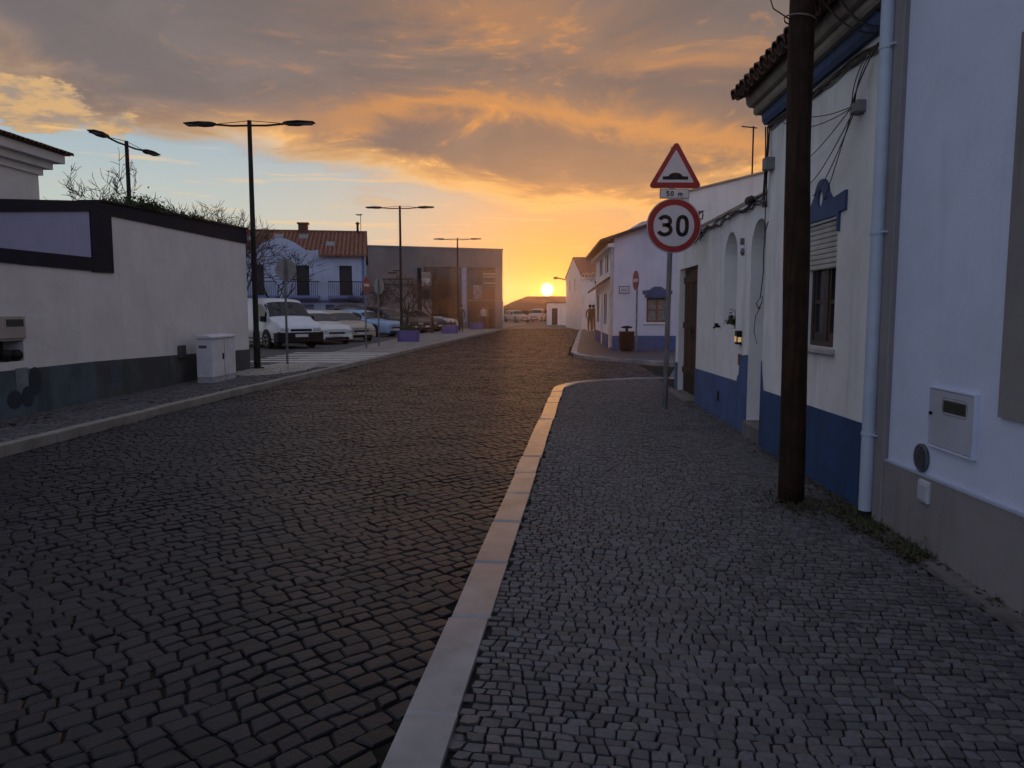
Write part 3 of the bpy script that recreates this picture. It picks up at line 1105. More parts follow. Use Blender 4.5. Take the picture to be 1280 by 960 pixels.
# taller end volume with a rising roof line
p3('upper_wall', MB().prism([(2.462, 2.757), (8, 2.757), (8, 4.81), (3.80, 3.80), (2.462, 3.48)], lambda u, v, d: (u, d, v), 13.30, 14.25), M_WHITE)
p3('upper_roof', MB().prism([(2.40, 3.468), (2.40, 3.50), (8.05, 4.862), (8.05, 4.825)], lambda u, v, d: (u, d, v), 13.27, 14.3), M_CREAM)
p3('wall_lamp', MB().lathe([(.02, 0), (.03, -.05), (.012, -.09)], 8, (2.43, 9.55, 2.24)).box(2.40, 2.45, 9.54, 9.56, 2.28, 2.36), M_GREYM)
lb = p3('letterbox', MB().bbox(2.385, 2.45, 9.52, 9.63, 1.06, 1.23, .008), M_DARKM)
p3('glowing_plate', MB().bbox(2.376, 2.386, 9.535, 9.615, 1.09, 1.16, .004).bbox(2.395, 2.44, 9.512, 9.521, 1.09, 1.15, .003), mat('plate_glow', (.6, .4, .2), .4, emit=((1.0, .62, .30), .3)))  # two thin plates on the letterbox, given a warm emissive colour
p3('bell_plate', MB().bbox(2.43, 2.452, 9.53, 9.63, .80, .94, .004), M_TERRA)
p3('tap', MB().tube([(2.45, 10.72, 1.255), (2.38, 10.72, 1.255), (2.36, 10.72, 1.23)], .016, 8).lathe([(.03, 0), (.03, .03)], 8, (2.40, 10.72, 1.27)), M_DARKM)
# knotted cable run along the wall head
for k in range(4):
    pts = []
    for i in range(46):
        y = 8.45 + i * (13.2 - 8.45) / 45
        pts.append((2.43 - .02 * (k % 2), y, 2.72 + .03 * sin(y * 3.1 + k) + .018 * sin(y * 11 + k * 2.3) - .014 * k - .10 * exp(-((y - 12.5) / .5) ** 2) + .06 * exp(-((y - 9.0) / .15) ** 2)))
    p3('cable', MB().tube(pts, 0.009, 6), M_CABLE)
m = MB()
for k in range(9):
    c = Vector((2.41, 12.2 + rc.uniform(-.4, .5), 2.72 + rc.uniform(-.10, .22)))
    m.tube([c + Vector((rc.uniform(-.03, .03), .12 * cos(a), .07 * sin(a) + .02 * sin(3 * a + k))) for a in [2 * pi * i / 12 for i in range(13)]], .008, 5)
p3('cable_tangle', m, M_CABLE)
p3('cable_joint', MB().lathe([(.02, -.09), (.05, -.06), (.055, .05), (.02, .09)], 8, (2.40, 9.15, 2.76), 'y'), M_CABLE)
m = MB().tube([(3.56, 13.5, 3.70), (3.56, 13.5, 4.60)], .014, 6).tube([(3.36, 13.5, 4.60), (3.62, 13.5, 4.57)], .010, 6)
tag(m.build('roof_antenna', M_DARKM), 'thin mast antenna with a short arm on the low house roof', 'antenna')

# plant on the niche ledge
pl = thing('potted_plant', 'small leafy plant on the ledge of the arched niche', 'plant', (2.60, 10.2, 1.236))
pp = Part(pl)
pp('pot', MB().lathe([(.05, 0), (.068, .09), (.075, .09), (.075, .105), (.06, .105)], 12, (2.56, 10.15, 1.236)), M_TERRA)
m = MB()
for k in range(240):
    c = Vector((2.53 + rc.gauss(0, .05), 10.16 + rc.gauss(0, .13), 1.34 + abs(rc.gauss(0, .06)) - .04))
    a = Vector((rc.gauss(0, 1), rc.gauss(0, 1), rc.gauss(0, 1))).normalized() * .03
    b = a.cross(Vector((rc.random(), rc.random(), 1))).normalized() * .014
    m.add([c - a, c + b, c + a, c - b], [(0, 1, 2, 3)])
pp('foliage', m, M_LEAF)

# ------------------------------------------------------------------ timber pole
tp = thing('utility_pole', 'dark weathered timber pole standing on the pavement by the middle house', 'pole', (1.94, 5.93, 0))
pts, rr = [], []
for i in range(26):
    z = -.05 + i * .27
    pts.append((1.94 - .013 * z + .006 * sin(z * 1.7), 5.93 + .004 * sin(z * 2.3), z))
    rr.append(0.098 - .0022 * z + .005 * noise.noise(Vector((z * 1.3, 2, 5))))
pm = MB().tube(pts, rr, 20)
pm.v = [(x + .004 * noise.noise(Vector((x * 14, y * 14, z * 1.2))), y + .004 * noise.noise(Vector((x * 14, y * 14, z * 1.2 + 9))), z) for x, y, z in pm.v]
ptp = Part(tp)
ptp('shaft', pm, M_WOOD, smooth='all')
loop = [(1.89 + .115 * cos(a) - .01, 5.93 + .115 * sin(a), 3.62 - .02 * cos(a)) for a in [2 * pi * k / 20 for k in range(21)]]
ptp('wire_loop', MB().tube(loop, .006, 5), M_CABLEG)
ptp('cable', MB().tube([(1.79, 5.90, 3.62), (1.68, 5.92, 3.70), (1.64, 5.93, 3.82), (1.66, 5.93, 4.0), (1.75, 5.93, 4.3)], .005, 5), M_CABLE)
ptp('cable', MB().tube(hang((1.98, 5.93, 4.1), (2.36, 5.62, 3.46), .16, 14), .010, 6), M_CABLE)
ptp('cable', MB().tube(hang((1.98, 5.93, 4.2), (2.36, 5.58, 3.50), .05, 14), .007, 6), M_CABLE)
ptp('cable', MB().tube(hang((1.97, 5.98, 3.9), (2.36, 5.75, 3.46), .10, 14), .006, 6), M_CABLE)
ptp('cable', MB().tube(hang((1.97, 5.98, 4.4), (2.37, 5.52, 3.50), .0, 10), .006, 6), M_CABLE)


# ------------------------------------------------------------------ traffic signs
def ring_pts(r, n=48):
    return [(r * cos(2 * pi * k / n), r * sin(2 * pi * k / n)) for k in range(n)]


def stroke(path, w, closed=False):
    """a flat ribbon along a 2-D path as an outline list of quads"""
    L, R = [], []
    n = len(path)
    for i in range(n):
        a = path[i - 1] if (i > 0 or closed) else path[i]
        b = path[(i + 1) % n] if (i < n - 1 or closed) else path[i]
        tx, ty = b[0] - a[0], b[1] - a[1]
        l = hypot(tx, ty) or 1
        nx, ny = -ty / l * w / 2, tx / l * w / 2
        L.append((path[i][0] + nx, path[i][1] + ny))
        R.append((path[i][0] - nx, path[i][1] - ny))
    q = []
    for i in range(n if closed else n - 1):
        j = (i + 1) % n
        q.append([L[i], R[i], R[j], L[j]])
    return q


def earc(cx, cy, rx, ry, a0, a1, n=16):
    return [(cx + rx * cos(radians(a0 + (a1 - a0) * k / n)), cy + ry * sin(radians(a0 + (a1 - a0) * k / n))) for k in range(n + 1)]


def glyph(ch, cx, cy, hgt, w):
    s = hgt
    if ch == '0':
        pts = []
        for k in range(32):
            a = 2 * pi * k / 32
            cxx = abs(cos(a)) ** .8 * (1 if cos(a) >= 0 else -1)
            syy = abs(sin(a)) ** .8 * (1 if sin(a) >= 0 else -1)
            pts.append((cx + (s * .30 - w / 2) * cxx, cy + (s * .5 - w / 2) * syy))
        return stroke(pts, w, True)
    if ch == '3':
        r1 = s * .25 - w / 4
        top = earc(cx - .01 * s, cy + s * .5 - w / 2 - r1 + .0, s * .25, r1, 160, -80, 18)
        r2 = s * .27 - w / 4
        bot = earc(cx - .01 * s, cy - s * .5 + w / 2 + r2, s * .285, r2, 85, -162, 20)
        mid = [(cx - .12 * s, cy + .03 * s), (cx + .05 * s, cy + .03 * s)]
        return stroke(top, w) + stroke(bot, w) + stroke(mid, w * .95)
    if ch == '5':
        return stroke([(cx + .24 * s, cy + .5 * s - w / 2), (cx - .2 * s, cy + .5 * s - w / 2)], w) + stroke([(cx - .2 * s, cy + .5 * s), (cx - .22 * s, cy - .02 * s)], w) + \
            stroke(earc(cx - .02 * s, cy - .17 * s, .26 * s, .26 * s, 130, -150, 16), w)
    if ch == 'm':
        b = cy - .5 * s
        return stroke([(cx - .36 * s, b), (cx - .36 * s, b + .62 * s)], w) + stroke([(cx - .36 * s, b + .4 * s)] + earc(cx - .18 * s, b + .42 * s, .18 * s, .18 * s, 180, 0, 8) + [(cx, b)], w) + \
            stroke([(cx, b + .4 * s)] + earc(cx + .18 * s, b + .42 * s, .18 * s, .18 * s, 180, 0, 8) + [(cx + .36 * s, b)], w)
    return []


def flat(quads, fn, d0, d1):
    m = MB()
    for q in quads:
        m.add([fn(u, v, d0) for u, v in q] + [fn(u, v, d1) for u, v in q], [(0, 1, 2, 3), (0, 4, 5, 1), (1, 5, 6, 2), (2, 6, 7, 3), (3, 7, 4, 0)])
    return m


def rtri(sz, cr, n=6):
    """equilateral triangle outline with rounded corners, side sz, centred on its base midpoint"""
    hgt = sz * sqrt(3) / 2
    C = [(-sz / 2 + cr * sqrt(3), cr), (sz / 2 - cr * sqrt(3), cr), (0, hgt - 2 * cr)]
    res = []
    for (c, a0) in zip(C, (150, 270, 30)):
        res += earc(c[0], c[1], cr, cr, a0, a0 + 120, n)
    return res


sg = thing('traffic_sign', 'speed hump triangle, 50 m plate and round 30 limit sign together on one post', 'traffic sign', (1.84, 11.54, 0))
sg.rotation_euler = (0, radians(0.7), 0)
sg_f = lambda u, v, d: (u, -0.045 - d, v)


def sgp(name, mb, material, parent=None):
    return mb.build(name, material, parent or sg)


sgp('post', MB().tube([(0, 0, -.05), (0, 0, 3.86)], .038, 14), M_GREYM)
disc30 = sgp('speed_limit_plate', MB().prism([(u + .035, v + 2.72) for u, v in ring_pts(.400)], sg_f, 0, .018), M_ALU)
sgp('face', MB().prism([(u + .035, v + 2.72) for u, v in ring_pts(.393)], sg_f, .0185, .021), M_SWHITE, disc30)
o = wall([(u + .035, v + 2.72) for u, v in ring_pts(.385)], [[(u + .035, v + 2.72) for u, v in ring_pts(.300)]], lambda u, v, d: (u, -.045 - .0245 + d, v), .003, 'red_ring', M_SRED, disc30)
for ch_, cx_ in (('3', -.095), ('0', .160)):
    sgp('digit', flat(glyph(ch_, cx_, 2.72, .315, .056), sg_f, .0215, .024), M_BLACK, disc30)
plate = sgp('distance_plate', MB().prism(rect(-.185, .245, 3.115, 3.255), sg_f, 0, .018), M_ALU)
sgp('face', MB().prism(rect(-.172, .232, 3.127, 3.243), sg_f, .0185, .021), M_SWHITE, plate)
sgp('lettering', flat(glyph('5', -.065, 3.185, .075, .014) + glyph('0', -.005, 3.185, .075, .014) + glyph('m', .115, 3.185, .075, .013), sg_f, .0215, .024), M_BLACK, plate)
tri = sgp('warning_triangle', MB().prism([(u + .035, v + 3.262) for u, v in rtri(.80, .045)], sg_f, 0, .018), M_ALU)
sgp('red_border', MB().prism([(u + .035, v + 3.268) for u, v in rtri(.782, .042)], sg_f, .0185, .021), M_SRED, tri)
sgp('face', MB().prism([(u + .035, v + 3.345) for u, v in rtri(.545, .012)], sg_f, .0213, .0235), M_SWHITE, tri)
hump = [(-.185, 3.385), (.185, 3.385), (.185, 3.43), (.10, 3.435)] + earc(0, 3.43, .10, .055, 0, 180, 12) + [(-.10, 3.435), (-.185, 3.43)]
sgp('hump_symbol', MB().prism([(u + .035, v) for u, v in hump], sg_f, .024, .0262), M_BLACK, tri)
for z in (2.55, 2.9, 3.18, 3.5):
    sgp('clamp', MB().lathe([(.041, -.02), (.045, -.018), (.045, .018), (.041, .02)], 12, (0, 0, z)).box(-.03, .03, -.046, -.03, z - .015, z + .015), M_GREYM)


def disc_sign(name, label, loc, zc, r, face, back_only=False, group=None):
    t = thing(name, label, 'traffic sign', loc, face, group)
    MB().tube([(0, 0, -.05), (0, 0, zc + r * .9)], .032, 10).build('post', M_GREYM, t)
    f = lambda u, v, d: (u, -.04 - d, v)
    pl_ = MB().prism([(u, v + zc) for u, v in ring_pts(r, 32)], f, 0, .016).build('plate', M_ALU, t)
    MB().prism([(u, v + zc) for u, v in ring_pts(r * .97, 32)], f, .0165, .019).build('red_face', M_SRED, pl_)
    MB().prism(rect(-r * .72, r * .72, zc - r * .16, zc + r * .16), f, .0195, .022).build('white_bar', M_SWHITE, pl_)
    return t


disc_sign('traffic_sign', 'no entry sign on a thin post at the far street corner, seen edge-on', (3.22, 26.7, 0), 2.48, .34, radians(-79))
disc_sign('traffic_sign', 'red no entry sign on a post at the car park exit', (-6.83, 29.0, 0), 2.40, .33, radians(80))
disc_sign('traffic_sign', 'disc sign seen edge-on beside the car park no entry sign', (-6.75, 30.9, 0), 2.40, .32, radians(140))
disc_sign('traffic_sign', 'round sign showing its grey back, on a post in front of the white van', (-6.98, 20.4, 0), 2.55, .30, radians(172))
ts = thing('traffic_sign', 'triangular sign seen from behind above the far pavement', 'traffic sign', (3.35, 53, 0))
MB().tube([(0, 0, 0), (0, 0, 2.6)], .03, 8).build('post', M_GREYM, ts)
MB().prism([(u, v + 1.95) for u, v in rtri(.62, .04)], lambda u, v, d: (u, .03 + d, v), 0, .015).build('plate', M_ALU, ts)
MB().box(-.36, .36, .05, .06, 1.85, 2.62).build('backing_plate', mat('backing_board', (.20, .18, .19), .6), ts)

# ------------------------------------------------------------------ left wall
lw = thing('boundary_wall', 'long grey-white street wall with dark top band, framed panel and dark plinth', 'wall', (-7.4, 12, 0))
pw = Part(lw)
fL = lambda u, v, d: (-7.40 - d, u, v)
outer = [(2.0, -.1), (18.80, -.1), (18.80, 3.43), (12.87, 3.262), (12.49, 3.255), (10.2, 2.97), (6.0, 2.59), (2.0, 2.57)]
pw.wall(outer, [rect(9.30, 10.52, .765, 1.06)], fL, .35, 'wall', M_WHITEG)
pw('top_band', MB().prism([(12.875, 3.075), (18.82, 3.102), (18.82, 3.45), (12.875, 3.275)], fL, -.025, .01), M_NAVY)
pw('panel_frame', MB().prism([(12.27, 2.10), (12.873, 2.112), (12.873, 3.276), (12.27, 3.245)], fL, -.028, .01), M_NAVY)
pw('panel_frame', MB().prism([(2.0, 2.40), (6.0, 2.42), (10.2, 2.81), (12.268, 3.075), (12.268, 3.245), (10.2, 2.985), (6.0, 2.60), (2.0, 2.58)], fL, -.026, .01), M_NAVY)
pw('panel_frame', MB().prism([(2.0, 2.14), (10.15, 2.13), (12.268, 2.115), (12.268, 2.335), (10.16, 2.325), (2.0, 2.31)], fL, -.026, .01), M_NAVY)
pw('panel', MB().prism([(2.0, 2.312), (10.16, 2.327), (12.268, 2.337), (12.268, 3.07), (10.2, 2.805), (6.0, 2.418), (2.0, 2.398)], fL, -.006, .01), M_PANEL)
pw('plinth', MB().prism([(2, -.1), (12.2, -.1), (12.2, .636), (2, .70)], fL, -.014, .01), M_PLB)
pw('plinth', MB().prism([(12.202, -.1), (18.803, -.1), (18.803, .488), (12.202, .636)], fL, -.014, .01), M_PLG)
pw('plinth_patch', MB().prism(rect(12.62, 12.98, .15, .60), fL, -.017, -.012), M_PLB)
pw('plinth_patch', MB().prism(rect(10.30, 10.55, .28, .668), fL, -.017, -.012), mat('pale_patch', (.16, .18, .20), .85, .2, 4))
for i, (yc, zc, ry, rz_) in enumerate(((10.25, .235, .15, .13), (10.70, .46, .13, .20), (10.52, .25, .13, .15))):
    pw('painted_spot', MB().prism([(yc + ry * cos(a), zc + rz_ * sin(a)) for a in [2 * pi * k / 20 for k in range(20)]], fL, -.020 - .001 * i, -.012), mat('spot_paint', (.012, .022, .045), .7))
# meter box above an open niche with pipes
pw('meter_box', MB().bbox(-7.41, -7.365, 9.30, 10.55, 1.085, 1.40, .01), mat('meter_box_cream', (.34, .31, .29), .6, .1, 5, stain=.3))
pw('meter_window', MB().bbox(-7.372, -7.358, 10.15, 10.50, 1.255, 1.355, .008), M_MET)
pw('niche_back', MB().box(-7.75, -7.70, 9.2, 10.6, .7, 1.1), M_PLG)
for (y, z) in ((9.9, .84), (10.2, .86), (10.42, .85)):
    pw('pipe_fitting', MB().lathe([(.05, -.10), (.075, -.06), (.075, .06), (.045, .10)], 12, (-7.46, y, z), 'y').tube([(-7.46, y, z), (-7.46, y + .05, .77)], .03, 8), M_DARKM)
pw('wall_socket', MB().bbox(-7.40, -7.34, 15.05, 15.32, .50, .76, .01), M_PLG)
pw('coping', MB().prism([(12.6, 3.28), (18.84, 3.452), (18.84, 3.50), (12.6, 3.31)], fL, -.05, .40), M_DARKM)

# climbing plant along the top of the wall
iv = thing('climbing_plant', 'dark leafy creeper lying along the top of the long wall', 'plant', (-7.6, 15, 3.3))
pi_ = Part(iv)
ri = random.Random(12)
m, m2 = MB(), MB()
for k in range(4200):
    y = ri.triangular(12.9, 17.6, 14.3)
    topz = 3.29 + (y - 12.87) * .0285
    hgt = .16 * exp(-((y - 14.2) / 1.0) ** 2) + .10 * exp(-((y - 16.6) / .35) ** 2) + .05
    c = Vector((-7.55 + ri.gauss(0, .12), y, topz + abs(ri.gauss(0, 1)) * hgt * .55))
    a = Vector((ri.gauss(0, 1), ri.gauss(0, 1), ri.gauss(0, 1))).normalized() * ri.uniform(.018, .04)
    b = a.cross(Vector((ri.random(), ri.random(), 1))).normalized() * ri.uniform(.010, .024)
    m.add([c - a, c + b, c + a, c - b], [(0, 1, 2, 3)])
for k in range(9):
    y = 13 + k * .5
    m2.tube([(-7.55 + ri.gauss(0, .05), y + i * .15, 3.31 + (y - 12.87) * .0285 + .06 * sin(i * 1.3 + k)) for i in range(7)], .010, 5)
pi_('foliage', m, M_LEAF)
pi_('stem', m2, M_BARK)

# utility cabinet
uc = thing('utility_cabinet', 'white plastic utility cabinet standing against the long wall', 'cabinet', (-6.9, 15.6, 0))
pc = Part(uc)
pc('body', MB().bbox(-7.06, -6.72, 15.15, 16.30, .10, .90, .012), M_CABW)
pc('base', MB().box(-7.055, -6.725, 15.155, 16.295, -.02, .098), mat('cabinet_base', (.34, .34, .38), .8, .15, 4))
pc('lid', MB().prism([(-7.09, .902), (-6.69, .902), (-6.69, .93), (-6.9, .965), (-7.09, .965)], lambda u, v, d: (u, d, v), 15.12, 16.33), M_CABW)
pc('door_seam', MB().box(-6.721, -6.716, 15.72, 15.728, .11, .89), M_DARKM)
pc('handle', MB().bbox(-6.722, -6.70, 15.62, 15.66, .45, .58, .004), M_DARKM)
pc('vent_slot', MB().box(-7.00, -6.84, 15.142, 15.149, .70, .76), M_VENT)


# ------------------------------------------------------------------ street lamps
def street_lamp(label, loc, hgt, rz, span):
    t = thing('street_lamp', label, 'street lamp', loc, rz, 'twin-arm street lamps')
    MB().tube([(0, 0, 0), (0, 0, .9), (0, 0, .95), (0, 0, hgt)], [.085, .082, .07, .052], 14).build('pole', M_DARKM, t, True)
    MB().lathe([(.16, 0), (.16, .02), (.10, .03)], 14).build('base_plate', M_DARKM, t)
    for s in (-1, 1):
        arm = MB().tube([(0, 0, hgt - .12), (s * span * .26, 0, hgt - .125), (s * span * .53, 0, hgt - .09)], .026, 8).build('arm', M_DARKM, t)
        MB().tube([(0, 0, hgt - .005), (s * span * .5, 0, hgt - .075)], .008, 6).build('stay_rod', M_DARKM, t)
        x0, x1 = span * .52, span
        prof = [(x0, -.045), (x0 + .12, -.075), (x0 + .34, -.075), (x1, -.025), (x1, .0), (x0 + .40, .025), (x0 + .10, .02), (x0, -.005)]
        hd = MB()
        n = len(prof)
        wid = [.04, .08, .12, .10, .10, .11, .06, .04]
        vs_ = [(s * u, -w_, v + hgt - .05) for (u, v), w_ in zip(prof, wid)] + [(s * u, w_, v + hgt - .05) for (u, v), w_ in zip(prof, wid)]
        hd.add(vs_, [tuple(range(n)), tuple(range(n, 2 * n))] + [(i, (i + 1) % n, (i + 1) % n + n, i + n) for i in range(n)])
        hdo = hd.build('lamp_head', M_DARKM, t)
        MB().box(min(s * (x0 + .38), s * (x1 - .05)), max(s * (x0 + .38), s * (x1 - .05)), -.10, .10, hgt - .112, hgt - .104).build('lens', M_GREYM, hdo)
    return t


street_lamp('tall twin-arm street lamp at the end of the long wall', (-7.28, 19.0, 0), 6.12, radians(0), 1.62)
street_lamp('twin-arm street lamp rising behind the long wall', (-11.77, 21.5, 0), 6.20, radians(88), 1.62)
street_lamp('twin-arm street lamp next to the first blue planter', (-7.05, 37.5, 0), 6.50, 0, 1.68)
street_lamp('farthest twin-arm street lamp, before the grey building', (-6.22, 55.0, 0), 6.55, 0, 1.72)

# ------------------------------------------------------------------ house behind the long wall
hl = thing('house', 'house with stepped cornice and tiled eave rising behind the long wall', 'house', (-18, 18, 0))
pl_ = Part(hl)
HX, HY = -16.05, 24.0
pl_('wall', MB().box(-26, HX, 6, HY, -.1, 6.0), M_WHITEG)
for i, (z0, z1, e) in enumerate(((5.72, 5.93, .10), (5.932, 6.15, .30), (6.152, 6.42, .55))):
    pl_('cornice', MB().box(-26, HX + e, 6, HY + e, z0, z1), M_WHITEG)
m = MB()
a, b, c = HX + .70, HY + .70, 6.44
m.add([(a, 6, c), (a, b, c), (-26, b, c), (-21, HY - 4, 8.4), (-21, 6, 8.4), (-26, 6, c)], [(0, 1, 3, 4), (1, 2, 3), (2, 5, 4, 3)])
pl_('roof', m, M_TILED)
for k in range(38):
    put_tile(hl, a + .06, b - .10 - k * .195, c - .015, 0, radians(20), radians(180))
pl_('eave_mortar', MB().box(HX + .5, a - .03, 6, b - .03, 6.425, 6.52), M_TILED)

# ------------------------------------------------------------------ bare trees
def bare_tree(label, loc, hgt, spread, seed, levels=6, trunk=0.09, group='bare winter trees'):
    t = thing('bare_tree', label, 'tree', loc, 0, group)
    r = random.Random(seed)
    tr, cr = MB(), MB()
    th = hgt * .32
    tr.tube([(0, 0, -.05), (r.gauss(0, .03), r.gauss(0, .03), th * .5), (0, 0, th)], [trunk, trunk * .85, trunk * .75], 8)

    def grow(p, d, l, rad, lv):
        pts, q = [p], p
        dd = d
        for i in range(4):
            dd = (dd + Vector((r.gauss(0, .13), r.gauss(0, .13), r.gauss(.03, .08)))).normalized()
            q = q + dd * (l / 4)
            pts.append(q)
        (tr if lv == 0 else cr).tube(pts, [rad, rad * .88, rad * .78, rad * .68, rad * .55], 5 if lv < 2 else 3, False)
        if lv >= levels:
            return
        for k in range(r.choice((2, 3, 3)) if lv else 5):
            st = pts[r.choice((2, 3, 4, 4))] if lv else pts[-1]
            ax = Vector((r.gauss(0, 1), r.gauss(0, 1), r.gauss(0, .5))).normalized()
            nd_ = (dd + ax * r.uniform(.5, .95) * spread).normalized()
            if nd_.z < -.05:
                nd_.z *= -.3
            grow(st, nd_, l * r.uniform(.62, .82), max(rad * .60, .010), lv + 1)
    for k in range(4):
        w = 2 * pi * k / 4 + r.uniform(-.4, .4)
        grow(Vector((0, 0, th * .98)), Vector((cos(w) * .55 * spread, sin(w) * .55 * spread, 1)).normalized(), hgt * .30, trunk * .5, 1)
    tr.build('trunk', M_BARK, t, True)
    cr.build('crown', M_BARK, t)
    return t


bare_tree('bare tree whose twigs show round the lamp behind the long wall', (-12.4, 22.5, 0), 4.9, 1.15, 3)
bare_tree('bare tree showing twigs left of the lamp behind the long wall', (-14.3, 24.0, 0), 4.9, 1.2, 31)
bare_tree('bare twiggy tree above the low end of the long wall', (-11.6, 26.0, 0), 4.9, 1.1, 7)
bare_tree('small bare tree between the long wall and the tall lamp', (-11.7, 29.0, 0), 4.9, 1.1, 19)
bare_tree('bare tree in front of the blue-white house', (-12.3, 34.5, 0), 4.6, 1.15, 23, 5)
bare_tree('low dark tree beside the first planter', (-7.3, 40.5, 0), 3.3, 1.5, 41, 6, .10)
bare_tree('low dark tree before the grey building', (-7.0, 47.5, 0), 3.4, 1.5, 43, 6, .10)
bare_tree('thin shrub-like tree behind the blue car', (-10.2, 45.0, 0), 2.9, 1.4, 47, 6, .07)

# ------------------------------------------------------------------ blue-white house with balconies
bh = thing('house', 'blue-white two-storey house with red tiled roof, curved gable and balconies beyond the car park', 'house', (-10.85, 46, 0))
pb = Part(bh)
Y0 = 46.0
M_BHW = mat('pale_blue_wall', (.40, .46, .62), .85, .08, 1.0, .2, 30, stain=.25)
M_BHT = mat('blue_trim', (.13, .18, .36), .8, .1, 3)
openings = []
for (x0, x1) in ((-17.4, -16.7), (-14.85, -14.1), (-12.35, -11.6)):
    openings.append(rect(x0, x1, 2.30, 4.08))
for (x0, x1) in ((-17.6, -15.5), (-14.9, -13.9), (-13.2, -12.7), (-12.4, -11.3)):
    openings.append(rect(x0, x1, 0.0 if x1 - x0 > 1.2 else .02, 1.75))
gab = [(-22.0, -.1), (-10.85, -.1), (-10.85, 4.72), (-13.55, 4.74), (-13.55, 5.0), (-14.0, 4.95)]
gab += [(-15.75 + 1.55 * cos(a) * (1 - .25 * sin(a)), 4.95 + .72 * sin(a) ** 1.5) for a in [pi * k / 20 for k in range(1, 20)]] + [(-17.6, 4.95), (-17.6, 4.74), (-22, 4.74)]
pb.wall(gab, openings, fy(Y0), .35, 'wall', M_BHW)
for i, l in enumerate(openings):
    (u0, v0), (u1, v1) = l[0], l[2]
    if i < 3:
        d_ = pb('balcony_door', MB().box(u0, u1, Y0 + .16, Y0 + .22, v0, v1), mat('dark_shutter', (.012, .016, .03), .6))
        pb('door_surround', MB().box(u0 - .13, u0 - .001, Y0 - .04, Y0 + .02, v0, v1).box(u1 + .001, u1 + .13, Y0 - .04, Y0 + .02, v0, v1).box(u0 - .13, u1 + .13, Y0 - .04, Y0 + .02, v1 + .001, v1 + .15).box((u0 + u1) / 2 - .1, (u0 + u1) / 2 + .1, Y0 - .04, Y0 + .02, v1 + .15, v1 + .32), M_BHW)
    else:
        pb('ground_floor_door', MB().box(u0, u1, Y0 + .16, Y0 + .22, v0, v1), M_SHUT if u1 - u0 > 1.05 else M_BHT)
for (x0, x1) in ((-18.0, -16.0), (-15.6, -13.5), (-13.0, -11.0)):
    pb('balcony_slab', MB().box(x0, x1, Y0 - .75, Y0 - .002, 2.12, 2.28), M_BHT)
    rl = MB().box(x0 + .02, x1 - .02, Y0 - .74, Y0 - .70, 3.08, 3.13)
    k = x0 + .04
    while k < x1:
        rl.box(k, k + .022, Y0 - .73, Y0 - .71, 2.28, 3.08)
        k += .115
    rl.box(x0 + .02, x0 + .05, Y0 - .70, Y0 - .003, 3.08, 3.13).box(x1 - .05, x1 - .02, Y0 - .70, Y0 - .003, 3.08, 3.13)
    pb('balcony_railing', rl, M_DARKM)
pb('string_course', MB().box(-22, -10.83, Y0 - .03, Y0 - .001, 1.86, 2.02), M_BHT)
pb('corner_trim', MB().box(-11.02, -10.84, Y0 - .032, Y0 + .02, 2.03, 4.70), M_BHT)
rf = MB()
n = 44
for k in range(n):           # rows of round tiles as ridges running up the slope
    x0 = -22 + k * (11.3 / n)
    x1 = x0 + 11.3 / n
    xm = (x0 + x1) / 2
    y0, z0, y1, z1 = Y0 - .35, 4.60, Y0 + 4.3, 6.42
    if -17.75 < xm < -13.4:
        y0, z0 = Y0 + .36, 4.60 + 1.82 * .71 / 4.65
    h_ = .09
    vs_ = [(x0, y0, z0), (x0 + .05, y0, z0 + h_), (x1 - .06, y0, z0 + h_), (x1, y0, z0), (x0, y1, z1), (x0 + .05, y1, z1 + h_), (x1 - .06, y1, z1 + h_), (x1, y1, z1)]
    rf.add(vs_, [(0, 1, 5, 4), (1, 2, 6, 5), (2, 3, 7, 6), (0, 3, 2, 1)])
rf.add([(-22, Y0 + 4.3, 6.42), (-10.7, Y0 + 4.3, 6.42), (-10.7, Y0 + 9, 4.6), (-22, Y0 + 9, 4.6)], [(0, 1, 2, 3)])
roofb = pb('roof', rf, M_TILE)
pb('ridge_cap', MB().tube([(-22, Y0 + 4.3, 6.46), (-10.7, Y0 + 4.3, 6.46)], .13, 8), M_TILE)
pb('gable_wall', MB().prism([(Y0 + .36, -.1), (Y0 + 8.9, -.1), (Y0 + 8.9, 4.55), (Y0 + 4.3, 6.32), (Y0 + .36, 4.75)], lambda u, v, d: (d, u, v), -11.2, -10.86), M_BHW)
for (x0, f) in ((-13.2, .42), (-14.9, .72), (-16.4, .72), (-18.3, .60)):
    y_ = Y0 - .35 + 4.65 * f
    z_ = 4.60 + 1.82 * f + .10
    pb('skylight', MB().add([(x0, y_ - .26, z_ - .08), (x0 + .55, y_ - .26, z_ - .08), (x0 + .55, y_ + .26, z_ + .20), (x0, y_ + .26, z_ + .20), (x0, y_ - .26, z_ - .2), (x0 + .55, y_ - .26, z_ - .2)], [(0, 1, 2, 3), (0, 4, 5, 1)]), mat('skylight_glass', (.16, .16, .17), .4))
pb('chimney', MB().bbox(-15.05, -14.45, Y0 + 4.0, Y0 + 4.6, 6.3, 6.95, .03).box(-15.12, -14.38, Y0 + 3.93, Y0 + 4.67, 6.95, 7.03), M_TILED)
pb('flue', MB().tube([(-11.3, Y0 + 4.2, 6.3), (-11.3, Y0 + 4.2, 7.0)], .08, 8).lathe([(.14, 0), (.14, .06), (.05, .14)], 8, (-11.3, Y0 + 4.2, 7.0)), M_DARKM)
m = MB().tube([(-11.1, Y0 + 4.3, 6.3), (-11.1, Y0 + 4.3, 7.7)], .02, 5)
